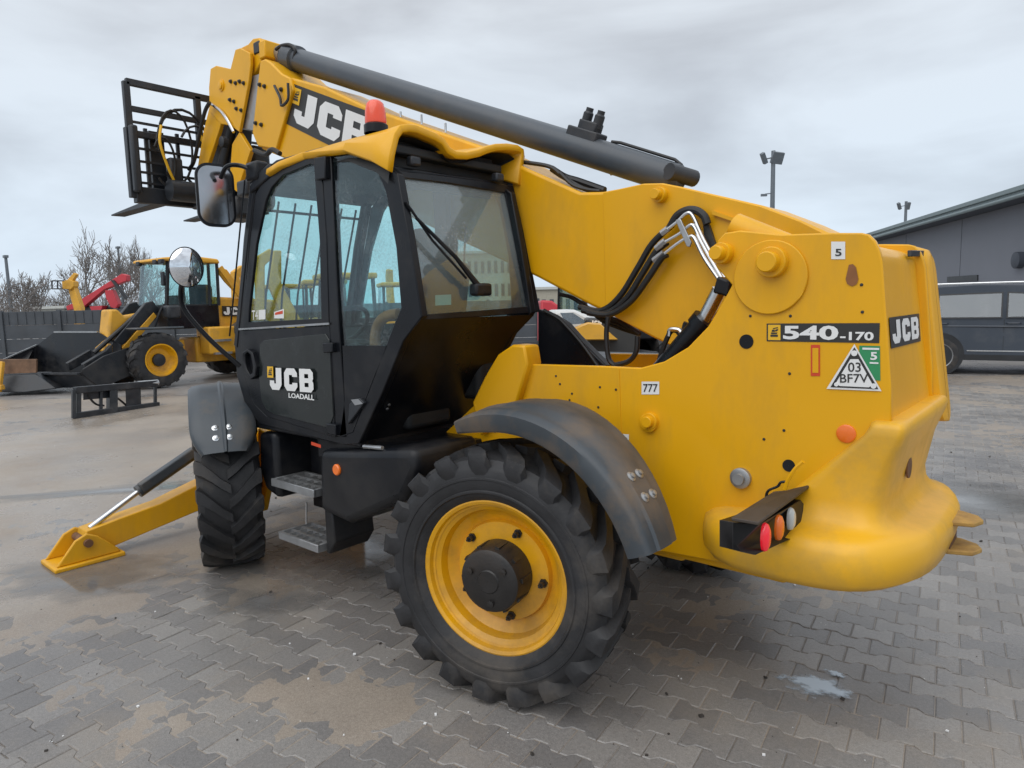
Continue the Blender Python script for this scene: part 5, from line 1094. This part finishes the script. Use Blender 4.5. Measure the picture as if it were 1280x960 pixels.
# bucket of the loader
bk_ = MB()
def B3(x, y, d): return at(x, y, d)-TF.location
TL, TLs, TRs, TR_, BL_, BR_ = B3(46, 432, 18.4), B3(68, 415, 18.05), B3(122, 415, 17.2), B3(151, 431, 16.8), B3(46, 467, 18.4), B3(152, 470, 16.8)
fL, fR = B3(-6, 467, 17.7), B3(100, 467, 16.1); fLt, fRt = B3(3, 451, 17.7), B3(103, 461, 16.1); uL, uR = B3(20, 488, 17.4), B3(122, 484, 16.3)
for p in (uL,): p.z = .05
away = Vector((FH.x, FH.y, 0))*.05
bk_.prism([TL, TLs, TRs, TR_, BR_, BL_], away)
bk_.build('bucket_back', BLK, TF)
MB().prism([BL_, BR_, fR, fL], (0, 0, -.05)).build('bucket_floor', BLK, TF); MB().prism([fL, fR, uR, uL], (.05, 0, 0)).prism([uL, uR, BR_+Vector((0, 0, -.05)), BL_+Vector((0, 0, -.05))], (.04, 0, .0)).build('bucket_belly', BLKD, TF)
sr = B3(160, 434, 16.9); r2 = B3(128, 445, 16.5); r3 = B3(160, 470, 16.9)
sdv = SH*.05
MB().prism([sr, r2, fRt, fR, uR, B3(130, 483, 16.4), r3], sdv).build('bucket_side', BLK, TF, bevel=.01)
MB().prism([TL, fLt, fL, uL, BL_], -sdv).build('bucket_side', BLK, TF)
MB().bar(fLt+Vector((0, 0, .02)), TL+Vector((0, 0, .02)), .04, .03).bar(TLs, TRs, .04, .04).build('bucket_rim_highlight', ZINC, TF); MB().bar(fL, fR, .14, .04).build('cutting_edge', BLKD, TF)  # bright bars added to paint the highlight along the bucket's top edge

# ---- second bucket with a rusty face at the left edge, and its yellow linkage
t2 = thing('spare_bucket', 'rusty brown bladed bucket lying at the left edge in front of the black bucket', 'bucket', gpt(20, 489))
def l2(x, y, d): return at(x, y, d)-t2.location
MB().prism([l2(-60, 449, 16.55), l2(45, 449, 16.5), l2(45, 466, 16.5), l2(-60, 470, 16.55)], FH*.06).build('blade', mat('rusted_plate', (.17, .095, .055), .75, var=.35, scale=5, bump=.2, dirt=(.08, .05, .035), dirt_amt=.7), t2, bevel=.01)
MB().prism([l2(-60, 471, 16.55), l2(44, 467, 16.5), l2(70, 486, 16.4), l2(30, 491, 16.35), l2(-60, 489, 16.3)], FH*.6).build('shell', BLKD, t2, bevel=.03)
MB().bar(l2(2, 452, 16.3), l2(-2, 490, 16.2), .12, .10).bar(l2(-20, 487, 16.2), l2(4, 484, 16.2), .14, .12).build('yellow_link', YFAR, t2, bevel=.02)
# ---- fork frame lying on the ground
t3 = thing('fork_frame', 'black fork carriage frame resting on the ground in front of the loader bucket', 'carriage', gpt(145, 520))
D3 = 14.0
def l3(x, y, d=D3): return at(x, y, d)-t3.location
def g3(x, y):  # on the near plane
    return l3(x, y, 12.35+(x-95)*.0145)
A0, A1, A2, A3 = g3(93, 488), g3(196, 479), g3(93, 520), g3(198, 506)
MB().bar(A0, A1, .10, .12).build('top_rail', BLKD, t3, bevel=.01); MB().bar(A2, A3, .10, .12).build('bottom_rail', BLKD, t3, bevel=.01)
MB().tube([g3(172, 480), g3(197, 478)], .06, 10).build('top_pin', ZINC, t3); MB().tube([g3(172, 508), g3(198, 505)], .04, 10).build('bottom_pin', ZINC, t3)
for x, y0_, y1_, w in ((92, 487, 523, .08), (98, 488, 524, .10), (126, 486, 517, .07), (140, 488, 516, .2), (194, 480, 506, .07)): MB().bar(g3(x, y0_), g3(x, y1_), w, w*.7, (0, 1, 0)).build('upright', BLKD, t3, bevel=.006)
MB().prism([g3(160, 482), g3(176, 481), g3(177, 512), g3(161, 514)], -FH*.1).build('gusset_block', BLKD, t3, bevel=.01)
for o in ((100, 490, 125, 486, 104, 512, 126, 510),): MB().prism([g3(104, 489), g3(140, 486), g3(140, 497), g3(104, 500)], FH*.05).build('plate', BLKD, t3)
MB().tube(smooth_path([g3(110, 494), g3(116, 502), g3(122, 506), g3(130, 507)]), .02, 6).tube(smooth_path([g3(142, 495), g3(150, 500), g3(158, 507), g3(165, 514), g3(178, 515), g3(198, 514)]), .02, 6).build('hose', HOSE, t3)
for p_ in t3.children: pass

# ---- machines beyond the fence
REDM = mat('red_boom_paint', (.50, .03, .045), .45, var=.1, scale=2)
def far_thing(name, label, cat, px, depth): return thing(name, label, cat, far(px, depth))
def fp(name, pts, depth, th, m, t, **k):
    d = FH*th; return MB().prism([at(x, y, depth)-t.location for x, y in pts], d).build(name, m, t, **k)
t = far_thing('red_boom_lift', 'red folding boom lift standing behind the fence left of the loader cab', 'boom lift', 120, 32)
fp('main_boom', [(82, 383), (100, 375), (152, 342), (158, 344), (158, 351), (130, 362), (104, 384), (84, 388)], 32, .35, REDM, t, bevel=.02)
fp('knuckle', [(131, 363), (140, 362), (148, 380), (144, 386), (138, 384), (132, 372)], 32, .3, REDM, t, bevel=.02)
fp('turret', [(95, 382), (150, 383), (152, 396), (150, 440), (95, 440)], 32.2, 1.2, BLKD, t, bevel=.05)
fp('counterweight', [(112, 383), (128, 382), (126, 388), (114, 388)], 31.8, .5, REDM, t)
fp('cable_guide', [(138, 350), (142, 350), (160, 372), (156, 374)], 31.9, .1, BLKD, t)
t = far_thing('yellow_boom_lift', 'small yellow boom lift with a raised basket behind the fence', 'boom lift', 90, 29)
fp('boom', [(84, 358), (91, 356), (101, 385), (101, 420), (92, 420), (92, 386)], 29, .3, YFAR, t, bevel=.02)
fp('boom_head', [(77, 352), (86, 349), (92, 352), (92, 358), (88, 362), (78, 361)], 28.9, .35, YFAR, t, bevel=.02); fp('jib_tip', [(84, 350), (92, 341), (95, 343), (90, 351)], 29, .2, YFAR, t)
b = MB()
for a_, c_ in (((65, 351), (80, 351)), ((65, 361), (78, 361)), ((65, 351), (65, 361)), ((72, 351), (72, 361))): b.tube([at(*a_, 28.6)-t.location, at(*c_, 28.6)-t.location], .03, 6)
b.build('basket', BLKD, t)
PALE = mat('pale_render', (.52, .53, .50), .8, var=.06); BEI = mat('beige_render', (.40, .37, .30), .8, var=.08); WIN = mat('far_window', (.06, .075, .09), .3, var=.2)
t = far_thing('low_shed', 'low pale flat-roofed shed beyond the fence below the yellow boom lift', 'shed', 60, 60)
fp('wall', [(46, 386), (76, 386), (76, 400), (46, 400)], 60, 5, PALE, t); fp('roof', [(40, 383.5), (80, 382), (80, 385.5), (40, 386.5)], 59.6, 6, PALE, t)
# ---- things seen through the cab and under the boom
def block(px0, px1, top, depth, label, m, rows, cols, wz=1.3):
    t = far_thing('office_block', label, 'building', (px0+px1)/2, depth); yw = atan2(SH.y, SH.x); t.rotation_euler = (0, 0, yw)
    Wd = (px1-px0)/FPX*depth; hy = 383-((px0+px1)/2-640)*.025; H = 1.83+(hy-top)/FPX*depth
    wl = MB().box((0, 6, H/2), (Wd, 12, H)).build('wall', m, t); MB().box((0, 6, H+.15), (Wd+.6, 12.6, .3)).build('roof', PALE, t)
    for r_ in range(rows):
        for c in range(cols): MB().box((-Wd/2+Wd*(c+.5)/cols, -.01, H-1.8-r_*3.), (Wd/cols*.5, .08, wz)).build('window', WIN, t)
    return t
block(560, 650, 318, 90, 'pale multi-storey office block seen through the rear cab window', BEI, 4, 11, 1.6)
block(655, 735, 362, 80, 'beige low block glimpsed under the boom', BEI, 2, 8)
def back_machine(px, depth, rz, label, body=YFAR, top_h=2.9, boom=True, seed=0):
    "compact backhoe loader: body, cab, wheels and folded rear arm"
    t = far_thing('backhoe_loader', label, 'backhoe loader', px, depth); t.rotation_euler = (0, 0, rz)
    F = Fr((0, 0, 0), 0)
    fbox(F, (.9, 0, 1.2), (1.7, .95, .75), 'bonnet', body, t, .08); fbox(F, (0, 0, .8), (3.6, .7, .5), 'chassis', BLKD, t, .04)
    for y in (.9, -.9):
        simple_wheel(F, (-.5, y, .75), .75, .45, t, 1 if y > 0 else -1); simple_wheel(F, (1.6, y, .5), .5, .35, t, 1 if y > 0 else -1)
    for x in (-1.1, .2):
        for y in (.65, -.65): MB().bar((x, y, 1.3), (x*.9, y*.95, top_h-.15), .08, .08).build('cab_pillar', BLK, t)
    fbox(F, (-.45, 0, 1.35), (1.3, 1.3, .3), 'cab_base', BLK, t, .04); fbox(F, (-.45, 0, top_h-.1), (1.5, 1.45, .16), 'cab_roof', body, t, .05)
    for y in (.66, -.66): fprism(F, [(-1.05, 1.5), (.15, 1.5), (.1, top_h-.2), (-1.0, top_h-.2)], y, .01, 'cab_window', GLS, t)
    if boom:
        fprism(F, [(-1.5, .6), (-1.9, .7), (-2.6, 2.6), (-2.4, 3.5), (-2.2, 3.5), (-2.25, 2.6), (-1.6, 1.2)], .14, .28, 'rear_boom', body, t, bevel=.03)
        fprism(F, [(-2.3, 3.4), (-2.5, 3.55), (-2.9, 3.3), (-2.95, 1.6), (-2.75, 1.6), (-2.65, 3.1)], .1, .2, 'dipper_arm', body, t, bevel=.03)
        fprism(F, [(-2.7, 1.6), (-3.1, 1.6), (-3.2, 1.1), (-2.9, .7), (-2.6, .9)], .3, .6, 'rear_bucket', BLKD, t, bevel=.03)
    fprism(F, [(1.7, .5), (2.9, .15), (2.9, .2), (2.5, .7), (2.0, 1.1)], 1.1, 2.2, 'front_bucket', BLKD, t, bevel=.02)
    for y in (.6, -.6): MB().bar((0.3, y, 1.5), (1.9, y, .6), .12, .2).build('loader_arm', body, t)
    return t
WHB = mat('white_machine_paint', (.62, .62, .60), .35, var=.05)
back_machine(372, 27, -1.4, 'yellow backhoe loader seen through the left part of the door glass'); back_machine(405, 24, -.5, 'yellow backhoe loader seen through the middle of the door glass')
back_machine(452, 20, -1.9, 'yellow backhoe loader seen through the quarter glass behind the door'); back_machine(500, 27, 2.6, 'far yellow backhoe loader hidden behind the cab pillar')
bm_ = back_machine(745, 12.5, radians(-49+15), 'white backhoe loader with yellow bonnet parked beneath the boom gap', WHB, 2.35, False)
q_ = [Vector((-.1, .96, 1.5)), Vector((.5, .96, 1.5)), Vector((.5, .96, 1.3)), Vector((-.1, .96, 1.3))]
t = far_thing('white_pickup', 'white bonneted vehicle with dark windscreen visible in the gap under the boom', 'vehicle', 735, 9.6)
def l4(x, y, d): return at(x, y, d)-t.location
MB().prism([l4(692, 388, 9.6), l4(718, 387, 9.6), l4(735, 394, 9.5), l4(748, 404, 9.4), l4(752, 470, 9.4), l4(690, 470, 9.6)], FH*1.5).build('cab_shell', WHB, t, bevel=.05)
MB().prism([l4(700, 391, 9.3), l4(716, 391, 9.3), l4(736, 404, 9.3), l4(708, 406, 9.3)], -FH*.02).build('windscreen', GLD, t)
MB().prism([l4(735, 397, 9.0), l4(790, 402, 9.0), l4(800, 412, 9.0), l4(800, 470, 9.0), l4(735, 470, 9.0)], FH*1.2).build('engine_cover', DKP, t, bevel=.04)
jcb_on([l4(738, 400.5, 8.95), l4(752, 401, 8.95), l4(752, 406, 8.95), l4(738, 405.5, 8.95)], WHT, t)
MB().loft([[l4(x, y, 8.6+dd) for x, y in ((714, 424+dd*3), (718, 412-k_), (735, 405-k_), (750, 406-k_), (772, 424+dd*3))] for dd, k_ in ((0, 0), (.3, 2), (.8, 3), (1.2, 0))]).build('yellow_bonnet', YFAR, t, ang=60)
t = far_thing('red_machine', 'red machine roof showing under the boom beside the cab pillar', 'machine', 690, 16)
fp('body', [(676, 375), (690, 376), (704, 386), (704, 455), (676, 455)], 16, 2, REDM, t, bevel=.05); 
# pallets / barrels left of the building: concrete kerb line far right
